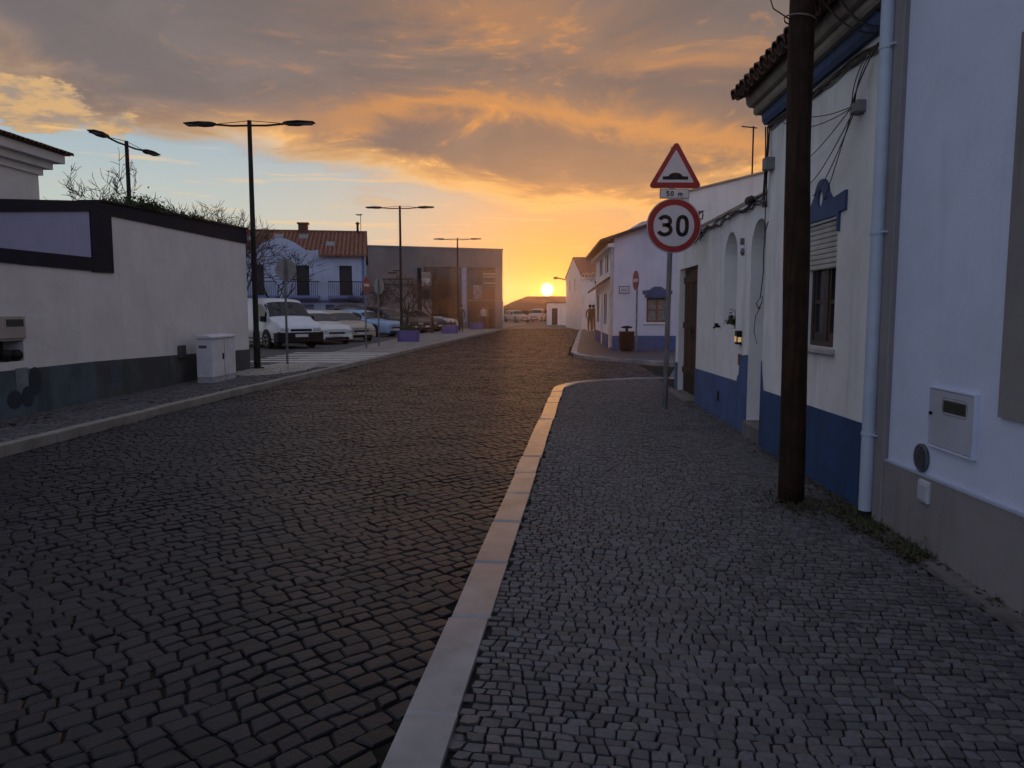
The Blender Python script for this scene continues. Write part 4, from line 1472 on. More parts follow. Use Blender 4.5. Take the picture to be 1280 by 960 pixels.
for k in range(5):
    m.tube([(-11.45 + k * .03, Y0 + 4.1 + k * .12, 7.62), (-10.95 - k * .03, Y0 + 4.1 + k * .12, 7.62)], .012, 4)
pb('aerial', m, M_DARKM)
bh.rotation_euler = (0, 0, radians(12.5))

# ------------------------------------------------------------------ grey flat-roofed building
gb = thing('building', 'grey flat-roofed modern building with dark glazed front at the end of the car park', 'building', (-9, 58, 0))
pg = Part(gb)
fg = fy(58.0)
pg.wall([(-14.2, -.1), (-3.16, -.1), (-3.16, 5.90), (-14.2, 6.25)], [rect(-9.12, -6.30, .02, 4.66), rect(-5.82, -3.72, .02, 4.62)], fg, .4, 'wall', M_CONC)
pg('body', MB().prism([(-14.2, -.1), (-3.55, -.1), (-3.55, 5.85), (-14.2, 6.2)], fy(58.4), .002, 6), M_CONC)
pg('roof_coping', MB().prism([(-14.25, 6.255), (-3.1, 5.905), (-3.1, 6.0), (-14.25, 6.35)], fy(57.95), 0, .5), M_GREYM)
pg('glazing', MB().box(-9.12, -6.30, 58.25, 58.3, .02, 4.66), M_DARKG)
pg('glazing', MB().box(-5.82, -4.66, 58.25, 58.3, 2.2, 4.62), M_DARKG)
mu = MB()
for x in (-9.1, -8.2, -7.3, -6.36):
    mu.box(x, x + .06, 58.18, 58.248, .02, 4.66)
for z in (1.2, 2.4, 3.5, 4.58):
    mu.box(-9.03, -6.37, 58.19, 58.247, z, z + .05)
pg('mullions', mu, M_BROWN)
pg('door_panel', MB().box(-5.82, -3.72, 58.20, 58.3, .02, 2.10), M_BROWN)
pg('lintel', MB().box(-5.82, -3.72, 58.10, 58.3, 2.102, 2.198), M_CONC)
pg('recess_panel', MB().box(-4.62, -3.72, 58.30, 58.32, 2.2, 4.62), M_BROWN)
for k in range(7):
    z = 2.95 + k * .23
    pg('louvre_slat', MB().prism([(58.12, z), (58.22, z + .10), (58.24, z + .09), (58.14, z - .01)], lambda u, v, d: (d, u, v), -4.62, -3.73), M_SHUT if k in (2, 4, 5) else M_CONC)
pg('sign_strip', MB().box(-6.22, -5.90, 57.93, 57.998, .5, 4.6), mat('sign_strip_blue', (.34, .36, .50), .5, .15, 2))
pg('window_poster', MB().box(-5.4, -4.75, 58.235, 58.248, 2.25, 3.3), mat('poster_pale', (.22, .20, .22), .6, .6, 5))
pg('wall_lettering', MB().box(-11.9, -11.2, 57.97, 57.998, 4.18, 4.26).box(-12.3, -9.9, 57.97, 57.998, 3.72, 3.78).box(-11.5, -10.9, 57.97, 57.998, 4.35, 4.42).box(-12.6, -9.6, 57.97, 57.998, 3.30, 3.36), M_DARKM)
tot = thing('totem_sign', 'tall pale information column before the dark glazed front', 'sign', (-8.1, 52.5, 0))
MB().bbox(-.33, .33, -.12, .12, 0, 4.0, .03).build('column', mat('totem_grey', (.24, .22, .21), .6, .2, 1.5), tot)
MB().bbox(-.28, .28, -.14, -.121, 3.05, 3.6, .005).build('panel', M_SHUT, tot)
MB().bbox(-.28, .28, -.14, -.121, 2.2, 2.7, .005).build('panel', mat('totem_dark', (.09, .07, .07), .6), tot)
MB().bbox(-.62, -.36, -.10, .10, 0, 4.3, .02).build('side_blade', M_DARKM, tot)

# ------------------------------------------------------------------ planters
def planter(label, x, y, w_, rz):
    t = thing('planter', label, 'planter', (x, y, 0), rz, 'blue street planters')
    o_ = [(-w_ / 2 + .12, 0), (w_ / 2 - .12, 0), (w_ / 2, .16), (w_ / 2, .48), (w_ / 2 - .12, .64), (-w_ / 2 + .12, .64), (-w_ / 2, .48), (-w_ / 2, .16)]
    MB().prism([(u, v - .32) for u, v in o_], lambda u, v, d: (u * (1 + .08 * d), v * (1 + .08 * d), d), 0, .44).build('tub', M_PLANT, t)
    MB().prism([(u * 1.07, (v - .32) * 1.07) for u, v in o_], lambda u, v, d: (u, v, d), .441, .50).build('rim', M_PLANT, t)
    r = random.Random(int(x * 100))
    m = MB()
    for k in range(420):
        a = r.uniform(0, 2 * pi)
        q = sqrt(r.random()) * .42
        c = Vector((q * cos(a) * w_, q * sin(a) * .6, .5 + abs(r.gauss(0, .13))))
        d_ = Vector((r.gauss(0, .6), r.gauss(0, .6), 1)).normalized() * r.uniform(.05, .10)
        e = d_.cross(Vector((r.random(), 1, .2))).normalized() * .018
        m.add([c - e, c + e, c + d_], [(0, 1, 2)])
    m.build('foliage', M_LEAF, t)


planter('blue tub planter at the foot of the second street lamp', -6.27, 35.0, .98, .1)
planter('blue tub planter beside the walking person', -5.75, 46.4, 1.0, .1)
planter('farthest blue tub planter next to the two standing people', -4.95, 56.0, 1.0, .1)


# ------------------------------------------------------------------ cars
def make_car(label, loc, heading, colour, style, L, W, H, group='cars parked in the car park', cat='car', glossy=.35):
    t = thing('van' if style == 'van' else 'parked_car', label, cat, loc, heading, group)
    nm = 'car_paint_%02d%02d%02d' % tuple(int(c * 99) for c in colour)
    paint = mat(nm, colour, glossy, .04, 1.0, coat=.5)
    # stations: x (0 rear .. 1 front), belt height, roof height, half width belt, half width roof, bottom
    S = {
        'van': [(0, .52, .97, .96, .84, .16), (.02, .53, 1.0, 1, .86, .11), (.35, .53, 1.0, 1, .86, .10), (.60, .52, .985, 1, .85, .10), (.68, .515, .955, 1, .83, .10),
                (.83, .50, .60, .99, .90, .10), (.86, .50, .56, .985, .90, .10), (.95, .46, .51, .96, .88, .11), (.985, .40, .45, .92, .84, .13), (1, .34, .39, .86, .78, .16)],
        'hatch': [(0, .50, .62, .88, .72, .20), (.02, .56, .72, .93, .74, .15), (.10, .60, .93, .97, .74, .12), (.25, .60, 1.0, 1, .74, .11), (.46, .59, .99, 1, .74, .11),
                  (.55, .58, .93, 1, .75, .11), (.72, .57, .635, .99, .86, .11), (.76, .565, .615, .985, .86, .11), (.93, .51, .56, .95, .84, .12), (.975, .46, .51, .90, .80, .14), (1, .40, .44, .82, .72, .18)],
        'estate': [(0, .50, .60, .90, .74, .20), (.02, .57, .78, .94, .74, .15), (.07, .60, .95, .98, .74, .12), (.25, .60, 1.0, 1, .74, .11), (.48, .59, .99, 1, .74, .11),
                   (.56, .58, .93, 1, .75, .11), (.70, .57, .63, .99, .86, .11), (.74, .565, .61, .985, .86, .11), (.93, .52, .57, .95, .84, .12), (.975, .47, .52, .90, .80, .14), (1, .41, .45, .82, .72, .18)],
    }[style]
    iw0, iw1 = {'van': (4, 5), 'hatch': (5, 6), 'estate': (5, 6)}[style]

    def section(st):
        x, zb, zr, wb, wr, z0 = st
        hw = W / 2
        return [(x * L - L / 2, y_ * hw, z_ * H) for y_, z_ in ((.80 * wb, z0), (.965 * wb, z0 + .03), (wb, z0 + (zb - z0) * .45), (.992 * wb, zb - .05), (.955 * wb, zb), (wr + (wb * .95 - wr) * .08, zr - (zr - zb) * .16),
                                                           (wr * .90, zr - (zr - zb) * .03), (wr * .5, zr + .008), (0, zr + .012))]
    half = [section(s) for s in S]
    m = MB()
    nr = 17
    vs_ = []
    for sec in half:
        vs_ += sec + [(x, -y, z) for x, y, z in sec[-2::-1]]
    fs_ = []
    for i in range(len(half) - 1):
        for k in range(nr - 1):
            fs_.append((i * nr + k, i * nr + k + 1, (i + 1) * nr + k + 1, (i + 1) * nr + k))
        fs_.append((i * nr + nr - 1, i * nr, (i + 1) * nr, (i + 1) * nr + nr - 1))
    fs_ += [tuple(range(nr)), tuple((len(half) - 1) * nr + k for k in range(nr))]
    m.add(vs_, fs_)
    body = m.build('body', paint, t, True)

    def pt(s, tt, off=.012):
        i = min(int(s), len(half) - 2)
        f = s - i
        k = min(int(tt), 7)
        g = tt - k
        def q(i_, k_): return Vector(half[i_][k_])
        p = q(i, k).lerp(q(i, k + 1), g).lerp(q(i + 1, k).lerp(q(i + 1, k + 1), g), f)
        du = q(i + 1, k) - q(i, k)
        dv = q(i, k + 1) - q(i, k)
        nn = du.cross(dv)
        if nn.length < 1e-9:
            nn = Vector((0, 0, 1))
        nn.normalize()
        if nn.dot(p - Vector((p.x, 0, H * .4))) < 0:
            nn = -nn
        return p + nn * off

    def panel(s0, s1, t0, t1, sy, nu=4, nv=2, off=.012):
        mm = MB()
        ps_ = []
        for a in range(nu + 1):
            for b in range(nv + 1):
                p = pt(s0 + (s1 - s0) * a / nu, t0 + (t1 - t0) * b / nv, off)
                ps_.append((p.x, p.y * sy, p.z))
        mm.add(ps_, [(a * (nv + 1) + b, a * (nv + 1) + b + 1, (a + 1) * (nv + 1) + b + 1, (a + 1) * (nv + 1) + b) for a in range(nu) for b in range(nv)])
        return mm
    for sy in (1, -1):
        if style == 'van':
            segs = [(3.05, 4.62)]
        else:
            segs = [(1.5, 2.7), (2.8, 3.75), (3.85, 5.35)]
        for (a, b) in segs:
            panel(a, b, 4.06, 4.93, sy).build('side_window', M_CARG, body)
        # mirror, headlight, rear light
        xm = half[iw0][0][0] + (half[iw1][0][0] - half[iw0][0][0]) * .55
        MB().bbox(xm - .06, xm + .08, min(sy * W * .48, sy * W * .575), max(sy * W * .48, sy * W * .575), H * (.55 if style != 'van' else .53), H * (.63 if style != 'van' else .64), .02).build('mirror', paint if style != 'van' else M_TRIM, t)
        e = len(half) - 1
        ya, yb = sorted((sy * W * .25, sy * W * .425))
        MB().bbox(L / 2 - .30, L / 2 + .014, ya, yb, H * (.345 if style != 'van' else .335), H * (.425 if style != 'van' else .415), .03).build('headlight', M_HEAD, t)
        panel(0.02, .9, 2.9, 4.0, sy, 2, 2, .010).build('rear_light', M_SRED, t)
        panel(2.0, 2.03, 1.3, 4.0, sy, 1, 2, .006).build('door_gap', M_TRIM, t)
        panel(e - 5.5, e - 5.47, 1.3, 4.0, sy, 1, 2, .006).build('door_gap', M_TRIM, t)
        panel(1.2, e - 1.8, .9, 1.45, sy, 4, 1, .006).build('sill_trim', M_TRIM, t)
    ws_ = MB()
    for sy in (1, -1):
        q_ = panel(iw0 + .12, iw1 - .10, 5.1, 8, sy, 3, 4, .012)
        ws_.add(q_.v, q_.f)
    ws_.build('windscreen', M_CARG, body)
    rw = MB()
    for sy in (1, -1):
        q_ = panel(1.1 if style != 'van' else .05, 1.92 if style != 'van' else .9, 5.2, 8, sy, 3, 4, .012)
        rw.add(q_.v, q_.f)
    rw.build('rear_window', M_CARG, body)
    fxn = L / 2
    if style == 'van':
        MB().bbox(fxn - .45, fxn + .03, -W * .485, W * .485, H * .115, H * .335, .05).build('bumper', M_TRIM, t)
        MB().bbox(fxn - .10, fxn + .012, -W * .23, W * .23, H * .338, H * .395, .02).build('grille', M_TRIM, t)
    else:
        MB().bbox(fxn - .30, fxn + .02, -W * .445, W * .445, H * .13, H * .30, .05).build('bumper', paint, t)
        MB().bbox(fxn - .10, fxn + .028, -W * .33, W * .33, H * .145, H * .225, .02).build('lower_grille', M_TRIM, t)
        MB().bbox(fxn - .14, fxn + .015, -W * .22, W * .22, H * .305, H * .37, .02).build('grille', M_TRIM, t)
    MB().bbox(fxn + .022, fxn + .042, -.26, .26, H * .232, H * .232 + .11, .004).build('number_plate', M_SWHITE, t)
    MB().lathe([(.05, 0), (.05, .012), (.03, .018)], 10, (fxn - .02, 0, H * (.335 if style != 'van' else .345)), 'x').build('badge', M_RIM, t)
    r = .33 if style == 'van' else .31
    for fxw in (.185, .80 if style != 'van' else .79):
        for sy in (1, -1):
            xc = fxw * L - L / 2
            yo = sy * (W / 2 - .005)
            MB().lathe([(r * 1.17, sy * -.10), (r * 1.17, .0)] if sy > 0 else [(r * 1.17, .10), (r * 1.17, 0)], 20, (xc, yo + sy * .002, r * 1.08), 'y').build('wheel_arch', M_TRIM, t)
            wh = MB().lathe([(r * .6, -.10), (r * .94, -.10), (r, -.06), (r, .06), (r * .94, .10), (r * .6, .10)], 20, (xc, yo - sy * .078, r), 'y').build('wheel', M_TYRE, t, True)
            yr = yo + sy * .026
            rim_ = MB().lathe([(r * .62, -.004), (r * .60, .004)], 20, (xc, yr, r), 'y')
            rim_.build('rim', M_RIM, wh)
            sp = MB()
            for k in range(5):
                a = 2 * pi * k / 5 + .3
                sp.tube([(xc + r * .16 * cos(a + .62), yr + sy * .008, r + r * .16 * sin(a + .62)), (xc + r * .50 * cos(a + .62), yr + sy * .008, r + r * .50 * sin(a + .62))], .035, 4)
            sp.build('rim_gap', M_TRIM, wh)
    return t


def front_at(x, y, head, L):
    return (x - cos(head) * L / 2, y - sin(head) * L / 2, -.006)


hd = radians(-46)
make_car('white panel van with black bumper parked nearest, past the wall', front_at(-9.15, 28.4, hd, 4.8), hd, (.62, .64, .70), 'van', 4.8, 1.90, 1.92, cat='van')
make_car('small white hatchback parked beside the white van', front_at(-8.75, 31.9, hd, 4.0), hd, (.60, .60, .60), 'hatch', 4.0, 1.72, 1.44)
make_car('beige hatchback parked between the white hatchback and the blue estate', front_at(-8.35, 34.6, hd, 4.1), hd, (.34, .30, .24), 'hatch', 4.1, 1.72, 1.44)
hb = radians(-24)
make_car('light blue estate car parked behind the no entry sign', front_at(-8.0, 41.0, hb, 4.4), hb, (.20, .34, .55), 'estate', 4.4, 1.74, 1.46)
make_car('dark car parked behind the white hatchback', front_at(-10.9, 37.6, hd, 4.2), hd, (.03, .03, .035), 'estate', 4.2, 1.74, 1.52)
make_car('black car parked next to the blue estate', front_at(-7.7, 45.0, hb, 4.3), hb, (.018, .016, .018), 'estate', 4.3, 1.76, 1.62)
make_car('dark brown car parked behind the first planter', front_at(-7.35, 47.8, hb, 4.2), hb, (.06, .05, .045), 'hatch', 4.2, 1.74, 1.5)
make_car('silver grey car half hidden behind the blue estate', front_at(-9.3, 44.6, hb, 4.2), hb, (.16, .16, .17), 'estate', 4.2, 1.76, 1.66)
make_car('charcoal car parked before the dark glazed front', front_at(-6.85, 50.4, hb, 4.2), hb, (.025, .025, .028), 'hatch', 4.2, 1.76, 1.5)
make_car('white car parked in front of the grey building', front_at(-6.3, 53.0, radians(-20), 4.2), radians(-20), (.58, .58, .62), 'hatch', 4.2, 1.74, 1.44)
make_car('grey car standing at the far end of the street', (-3.3, 92, ROAD_Z), radians(-60), (.20, .17, .17), 'hatch', 4.1, 1.74, 1.44, group='cars at the far end of the street')
make_car('silver car beside the grey one at the street end', (-.9, 98, ROAD_Z), radians(-100), (.26, .24, .24), 'estate', 4.3, 1.76, 1.6, group='cars at the far end of the street')
make_car('dark car low beside the end house of the street', (1.0, 104, ROAD_Z), radians(180), (.08, .05, .05), 'estate', 4.3, 1.76, 1.5, group='cars at the far end of the street')


# ------------------------------------------------------------------ people
def person(label, loc, rz, top, trousers, hair, walk=.0, group=None, skin=(.32, .18, .12), hgt=1.72, arm=.0):
    k = hgt / 1.72
    me = bpy.data.meshes.new('person')
    s = walk
    V = [((0, 0, .96), .135), ((0, 0, 1.12), .125), ((0, 0, 1.30), .150), ((0, 0, 1.44), .095), ((0, .01, 1.52), .052), ((0, .02, 1.62), .095), ((0, .015, 1.70), .075),
         ((.09, 0, .90), .100), ((.10, .24 * s + .02, .50), .066), ((.10, .10 * s - .02, .10), .042), ((.10, .10 * s + .12, .035), .036),
         ((-.09, 0, .90), .100), ((-.10, -.20 * s + .03, .50), .066), ((-.10, -.44 * s - .02, .11), .042), ((-.10, -.44 * s + .11, .035), .036),
         ((.19, 0, 1.40), .062), ((.24, -.05 - .16 * s, 1.14), .046), ((.23, .04 + .16 * arm - .10 * s, .92 + .25 * arm), .034), ((.22, .07 + .2 * arm - .08 * s, .82 + .32 * arm), .032),
         ((-.19, 0, 1.40), .062), ((-.24, -.05 + .16 * s, 1.14), .046), ((-.23, .06 + .20 * s, .92), .034), ((-.22, .09 + .24 * s, .82), .032)]
    Ed = [(0, 1), (1, 2), (2, 3), (3, 4), (4, 5), (5, 6), (0, 7), (7, 8), (8, 9), (9, 10), (0, 11), (11, 12), (12, 13), (13, 14), (3, 15), (15, 16), (16, 17), (17, 18), (3, 19), (19, 20), (20, 21), (21, 22)]
    me.from_pydata([(x * k, y * k, z * k) for (x, y, z), r in V], Ed, [])
    o = bpy.data.objects.new('person', me)
    COL.objects.link(o)
    md = o.modifiers.new('skin', 'SKIN')
    md.use_smooth_shade = True
    for i, (c, r) in enumerate(V):
        me.skin_vertices[0].data[i].radius = (r * k, r * k * (.75 if i < 4 else 1))
    me.skin_vertices[0].data[0].use_root = True
    ss = o.modifiers.new('sub', 'SUBSURF')
    ss.levels = ss.render_levels = 1
    name = 'clothes_%d' % (len([m_ for m_ in MATS]))
    m_ = bpy.data.materials.new(name)
    m_.use_nodes = True
    X.nt = m_.node_tree
    tcn = m_.node_tree.nodes.new('ShaderNodeTexCoord')
    x_, y_, z_ = sep(X(tcn.outputs['Object']))
    c = mixc(X.m('GREATER_THAN', z_, .94 * k), trousers, top)
    c = mixc(X.m('GREATER_THAN', z_, 1.49 * k), c, skin)
    c = mixc(X.m('LESS_THAN', z_, .08 * k), c, (.02, .02, .02))
    hand = X.m('LESS_THAN', z_, .90 * k) * X.m('GREATER_THAN', X.m('ABSOLUTE', x_), .175 * k)
    c = mixc(hand, c, skin)
    b = m_.node_tree.nodes['Principled BSDF']
    m_.node_tree.links.new(c.s, b.inputs['Base Color'])
    b.inputs['Roughness'].default_value = .9
    MATS[name] = m_
    me.materials.append(m_)
    o.location = loc
    o.rotation_euler = (0, 0, rz)
    hm = MB()
    for i in range(5):
        pass
    prof = [(.085, -.06), (.102, .0), (.092, .06), (.055, .10), (.01, .115)]
    hm.lathe([(r * k, z * k) for r, z in prof], 12, (0, .005 * k, 1.665 * k))
    ho = hm.build('hair', mat('hair_%s' % hair, {'black': (.012, .010, .010), 'brown': (.03, .018, .012), 'grey': (.12, .11, .11)}[hair], .8), o, 'all')
    nose = MB().tube([(0, .115 * k, 1.635 * k), (0, .135 * k, 1.60 * k), (0, .11 * k, 1.595 * k)], [.008, .016, .010], 6)
    return tag(o, label, 'person', group)


person('person in dark clothes walking on the pavement by the planters', (-5.35, 49.0, 0), radians(10), (.03, .028, .03), (.025, .025, .03), 'black', .9)
person('person in a white top standing before the grey building', (-4.55, 57.2, 0), radians(160), (.42, .42, .46), (.05, .045, .05), 'brown', .15, arm=.5)
person('person in dark brown clothes beside the one in white', (-4.0, 56.6, 0), radians(120), (.045, .025, .02), (.04, .022, .018), 'brown', .1)
person('person in black, first of the group on the far pavement by the wall', (3.00, 50.0, 0), radians(0), (.02, .018, .02), (.02, .02, .025), 'black', .5, 'people on the far pavement')
person('person in olive jacket amid the group on the far pavement', (3.32, 51.5, 0), radians(10), (.045, .040, .028), (.03, .03, .04), 'brown', .5, 'people on the far pavement')
person('tall person in black beside the olive jacket on the far pavement', (3.50, 50.2, 0), radians(-5), (.02, .018, .02), (.015, .015, .02), 'black', .4, 'people on the far pavement', hgt=1.8)
person('short person nearest the house side on the far pavement', (3.78, 47.5, 0), radians(0), (.07, .045, .04), (.025, .025, .03), 'brown', .5, 'people on the far pavement', hgt=1.5)

# ------------------------------------------------------------------ corner house past the side street
ch = thing('house', 'white corner house with blue plinth and brown window past the side street', 'house', (4, 30, 0))
pch = Part(ch)
CY = 28.0
fw = rect(3.73, 4.50, 1.01, 1.90)
pch.wall([(2.52, -.1), (9.5, -.1), (9.5, 4.0), (5.6, 4.95), (3.5, 4.62), (2.52, 4.05)], [fw], fy(CY), .3, 'gable_wall', M_WHITEC)
pch.wall(rect(CY + .302, 37.5, -.1, 4.02), [rect(29.2, 29.9, .1, 2.1), rect(31.0, 31.8, .9, 2.1), rect(33.0, 33.8, .1, 2.1), rect(35.2, 36, .9, 2.1), rect(30.5, 31.3, 2.95, 3.65), rect(33.6, 34.4, 2.95, 3.65)], fx(2.52), .3, 'street_wall', M_WHITE)
for (a, b, c, d) in ((29.2, 29.9, .1, 2.1), (33.0, 33.8, .1, 2.1)):
    pch('door', MB().box(2.66, 2.70, a, b, c, d), M_DOOR)
for (a, b, c, d) in ((31.0, 31.8, .9, 2.1), (35.2, 36, .9, 2.1), (30.5, 31.3, 2.95, 3.65), (33.6, 34.4, 2.95, 3.65)):
    pch('window', MB().box(2.66, 2.70, a, b, c, d), M_GLASS)
    pch('window_trim', MB().box(2.49, 2.519, a - .1, a - .002, c, d), M_BLUEP)
    pch('window_trim', MB().box(2.49, 2.519, b + .002, b + .1, c, d), M_BLUEP)
pch('plinth', MB().box(2.50, 9.5, CY - .015, CY - .001, -.1, .52), M_BLUE3)
pch('plinth', MB().box(2.504, 2.519, CY, 29.198, -.1, .5).box(2.504, 2.519, 29.902, 32.998, -.1, .5).box(2.504, 2.519, 33.802, 37.5, -.1, .5), M_BLUE)
pch('roof', MB().add([(2.0, CY - .25, 3.86), (5.6, CY - .25, 5.06), (5.6, 37.7, 5.06), (2.0, 37.7, 3.86), (2.0, CY - .25, 3.98), (5.6, CY - .25, 5.16), (5.6, 37.7, 5.16), (2.0, 37.7, 3.98), (9.8, CY - .25, 3.95), (9.8, 37.7, 3.95)],
      [(0, 1, 2, 3), (4, 7, 6, 5), (0, 4, 5, 1), (0, 3, 7, 4), (3, 2, 6, 7), (5, 6, 9, 8), (1, 5, 8)]), M_TILED)
pch('eave_cornice', MB().box(2.30, 2.518, CY - .1, 37.6, 3.72, 3.855), M_WHITE)
# tiled pent roof over the ground floor along the street
m = MB()
for k in range(34):
    y0 = CY + .2 + k * .27
    m.add([(2.12, y0, 2.42 - k * .006), (2.12, y0 + .20, 2.42 - k * .006), (2.515, y0 + .20, 2.66 - k * .006), (2.515, y0, 2.66 - k * .006), (2.12, y0 + .1, 2.52 - k * .006), (2.515, y0 + .1, 2.76 - k * .006)], [(0, 1, 2, 3), (0, 4, 5, 3), (4, 1, 2, 5), (0, 1, 4)])
pch('pent_roof_tiles', m, M_TILED)['kind'] = 'stuff'
pch('downpipe', MB().tube([(2.45, CY + .05, .1), (2.45, CY + .05, 3.7)], .05, 8), M_SHUT)
pch('window_frame', MB().box(3.73, 3.80, CY + .08, CY + .14, 1.01, 1.90).box(4.43, 4.50, CY + .08, CY + .14, 1.01, 1.90).box(3.80, 4.43, CY + .08, CY + .14, 1.01, 1.07).box(3.80, 4.43, CY + .08, CY + .14, 1.84, 1.90).box(4.08, 4.15, CY + .08, CY + .14, 1.07, 1.84).box(3.80, 4.08, CY + .09, CY + .13, 1.44, 1.48).box(4.15, 4.43, CY + .09, CY + .13, 1.44, 1.48), M_TERRA)
for (a, b) in ((3.80, 4.08), (4.15, 4.43)):
    for (c, d) in ((1.07, 1.44), (1.48, 1.84)):
        pch('pane', MB().box(a, b, CY + .105, CY + .115, c, d), M_CURTAIN)
pch('window_sill', MB().box(3.66, 4.57, CY - .06, CY + .08, .95, 1.008), M_WHITE)
pch('window_head', MB().prism([(3.58, 2.02), (4.65, 2.02), (4.65, 2.16), (4.42, 2.18), (4.25, 2.30), (3.98, 2.30), (3.81, 2.18), (3.58, 2.16)], fy(CY), -.03, -.001), M_BLUEP)
pch('window_head', MB().prism([(3.66, 1.902), (4.57, 1.902), (4.57, 2.018), (3.66, 2.018)], fy(CY), -.018, -.001), M_BLUEP)
np_ = pch('street_name_plate', MB().box(2.72, 3.10, CY - .03, CY - .002, 2.05, 2.32), M_SWHITE)
pch('plate_border', MB().box(2.72, 3.10, CY - .034, CY - .031, 2.29, 2.32).box(2.72, 3.10, CY - .034, CY - .031, 2.05, 2.08).box(2.72, 2.75, CY - .034, CY - .031, 2.08, 2.29).box(3.07, 3.10, CY - .034, CY - .031, 2.08, 2.29).box(2.79, 3.03, CY - .034, CY - .031, 2.15, 2.17).box(2.79, 3.03, CY - .034, CY - .031, 2.20, 2.22), M_BLUEP, np_)
lbin = thing('litter_bin', 'brown litter bin standing at the corner of the far house', 'bin', (2.95, 27.3, 0))
MB().lathe([(.24, .05), (.26, .1), (.27, .62), (.28, .64), (.28, .70), (.22, .70)], 16).build('bin_body', M_DOOR, lbin, True)
MB().lathe([(.05, .70), (.05, .80), (.20, .82), (.20, .86), (.06, .90)], 12).build('ash_tray', M_DARKM, lbin)
MB().lathe([(.20, 0), (.20, .05)], 12).build('foot', M_DARKM, lbin)

# lower row house between the corner house and the gabled one
rh = thing('house', 'low white row house with tiled canopy beyond the corner house', 'house', (4, 44, 0))
prh = Part(rh)
prh.wall([(2.95, -.1), (6.9, -.1), (6.9, 3.0), (2.95, 3.0)], [], fy(52.8), .2, 'end_wall', M_WHITE)
prh.wall(rect(37.52, 52.8, -.1, 2.75), [rect(39, 39.9, .05, 2.05), rect(42, 42.9, .9, 2.0), rect(45, 45.9, .05, 2.05), rect(48.5, 49.4, .9, 2.0)], lambda u, v, d: (2.80 + (u - 37.5) * .075 + d, u, v), .25, 'street_wall', M_WHITE)
for (a, b, c, d) in ((39, 39.9, .05, 2.05), (42, 42.9, .9, 2.0), (45, 45.9, .05, 2.05), (48.5, 49.4, .9, 2.0)):
    prh('opening_leaf', MB().prism(rect(a, b, c, d), lambda u, v, dd: (2.80 + (u - 37.5) * .075 + dd, u, v), .12, .16), M_DOOR)
prh('roof', MB().add([(2.45, 37.3, 2.72), (3.75, 53, 2.72), (8.5, 53, 4.3), (8.5, 37.3, 4.3), (2.45, 37.3, 2.82), (3.75, 53, 2.82), (8.5, 53, 4.4), (8.5, 37.3, 4.4)], [(0, 1, 2, 3), (4, 7, 6, 5), (0, 4, 5, 1), (1, 5, 6, 2), (0, 3, 7, 4)]), M_TILED)

# gabled white house with red roof
gh = thing('house', 'white gabled house with red tiled roof toward the end of the street', 'house', (3.5, 60, 0))
pgh = Part(gh)
A, B, Cc = Vector((2.80, 57.0, 0)), Vector((1.92, 67.0, 0)), Vector((8.5, 57.6, 0))


def along(p, q):
    d_ = (q - p)
    l_ = d_.length
    d_.normalize()
    nn = Vector((d_.y, -d_.x, 0))
    return (lambda u, v, d: tuple(p + d_ * u + nn * d + Vector((0, 0, v)))), l_


fA, lA = along(A, B)
pgh.wall([(0, -.1), (lA, -.1), (lA, 4.2), (lA * .5, 5.6), (0, 4.0)], [rect(4.0, 4.8, 2.9, 3.9), rect(7.0, 7.8, 2.9, 3.9)], fA, .25, 'gable_wall', M_WHITE)
for (a, b) in ((4.0, 4.8), (7.0, 7.8)):
    pgh('window', MB().prism(rect(a, b, 2.9, 3.9), fA, .10, .14), M_GLASS)
fC, lC = along(A + Vector((.26, .0, 0)), Cc)
pgh.wall([(0, -.1), (lC, -.1), (lC, 3.9), (0, 3.9)], [rect(.5, 1.0, 2.2, 2.9), rect(1.2, 1.8, .1, 2.0)], fC, -.25, 'front_wall', M_WHITE)
pgh('window', MB().prism(rect(.5, 1.0, 2.2, 2.9), fC, -.14, -.10), M_GLASS)
pgh('door', MB().prism(rect(1.2, 1.8, .1, 2.0), fC, -.14, -.10), M_DOOR)
e1, e2 = A + Vector((-.05, -.3, 3.85)), Cc + Vector((0, -.3, 3.85))
r1 = (A + B) / 2 + Vector((-.05, 0, 5.55))
r2 = r1 + (Cc - A)
b1, b2 = B + Vector((-.1, .3, 4.1)), B + (Cc - A) + Vector((0, .3, 4.1))
up = Vector((0, 0, .1))
pgh('roof', MB().add([e1, e2, r2, r1, b1, b2, e1 + up, e2 + up, r2 + up, r1 + up, b1 + up, b2 + up], [(0, 1, 2, 3), (3, 2, 5, 4), (6, 9, 8, 7), (9, 10, 11, 8), (0, 6, 7, 1), (0, 3, 9, 6), (3, 4, 10, 9)]), M_TILE)
pgh('canopy', MB().prism([(0.3, 2.30), (3.0, 2.30), (3.0, 2.40), (.3, 2.40)], fC, -.0, .9), M_TILED)
pgh('wall_bracket', MB().tube([tuple(B + Vector((-.05, -.5, 4.0))), tuple(B + Vector((-.75, -.5, 4.15)))], .06, 6).tube([tuple(B + Vector((-.75, -.5, 4.15))), tuple(B + Vector((-1.1, -.5, 4.15)))], .12, 6), M_DARKM)

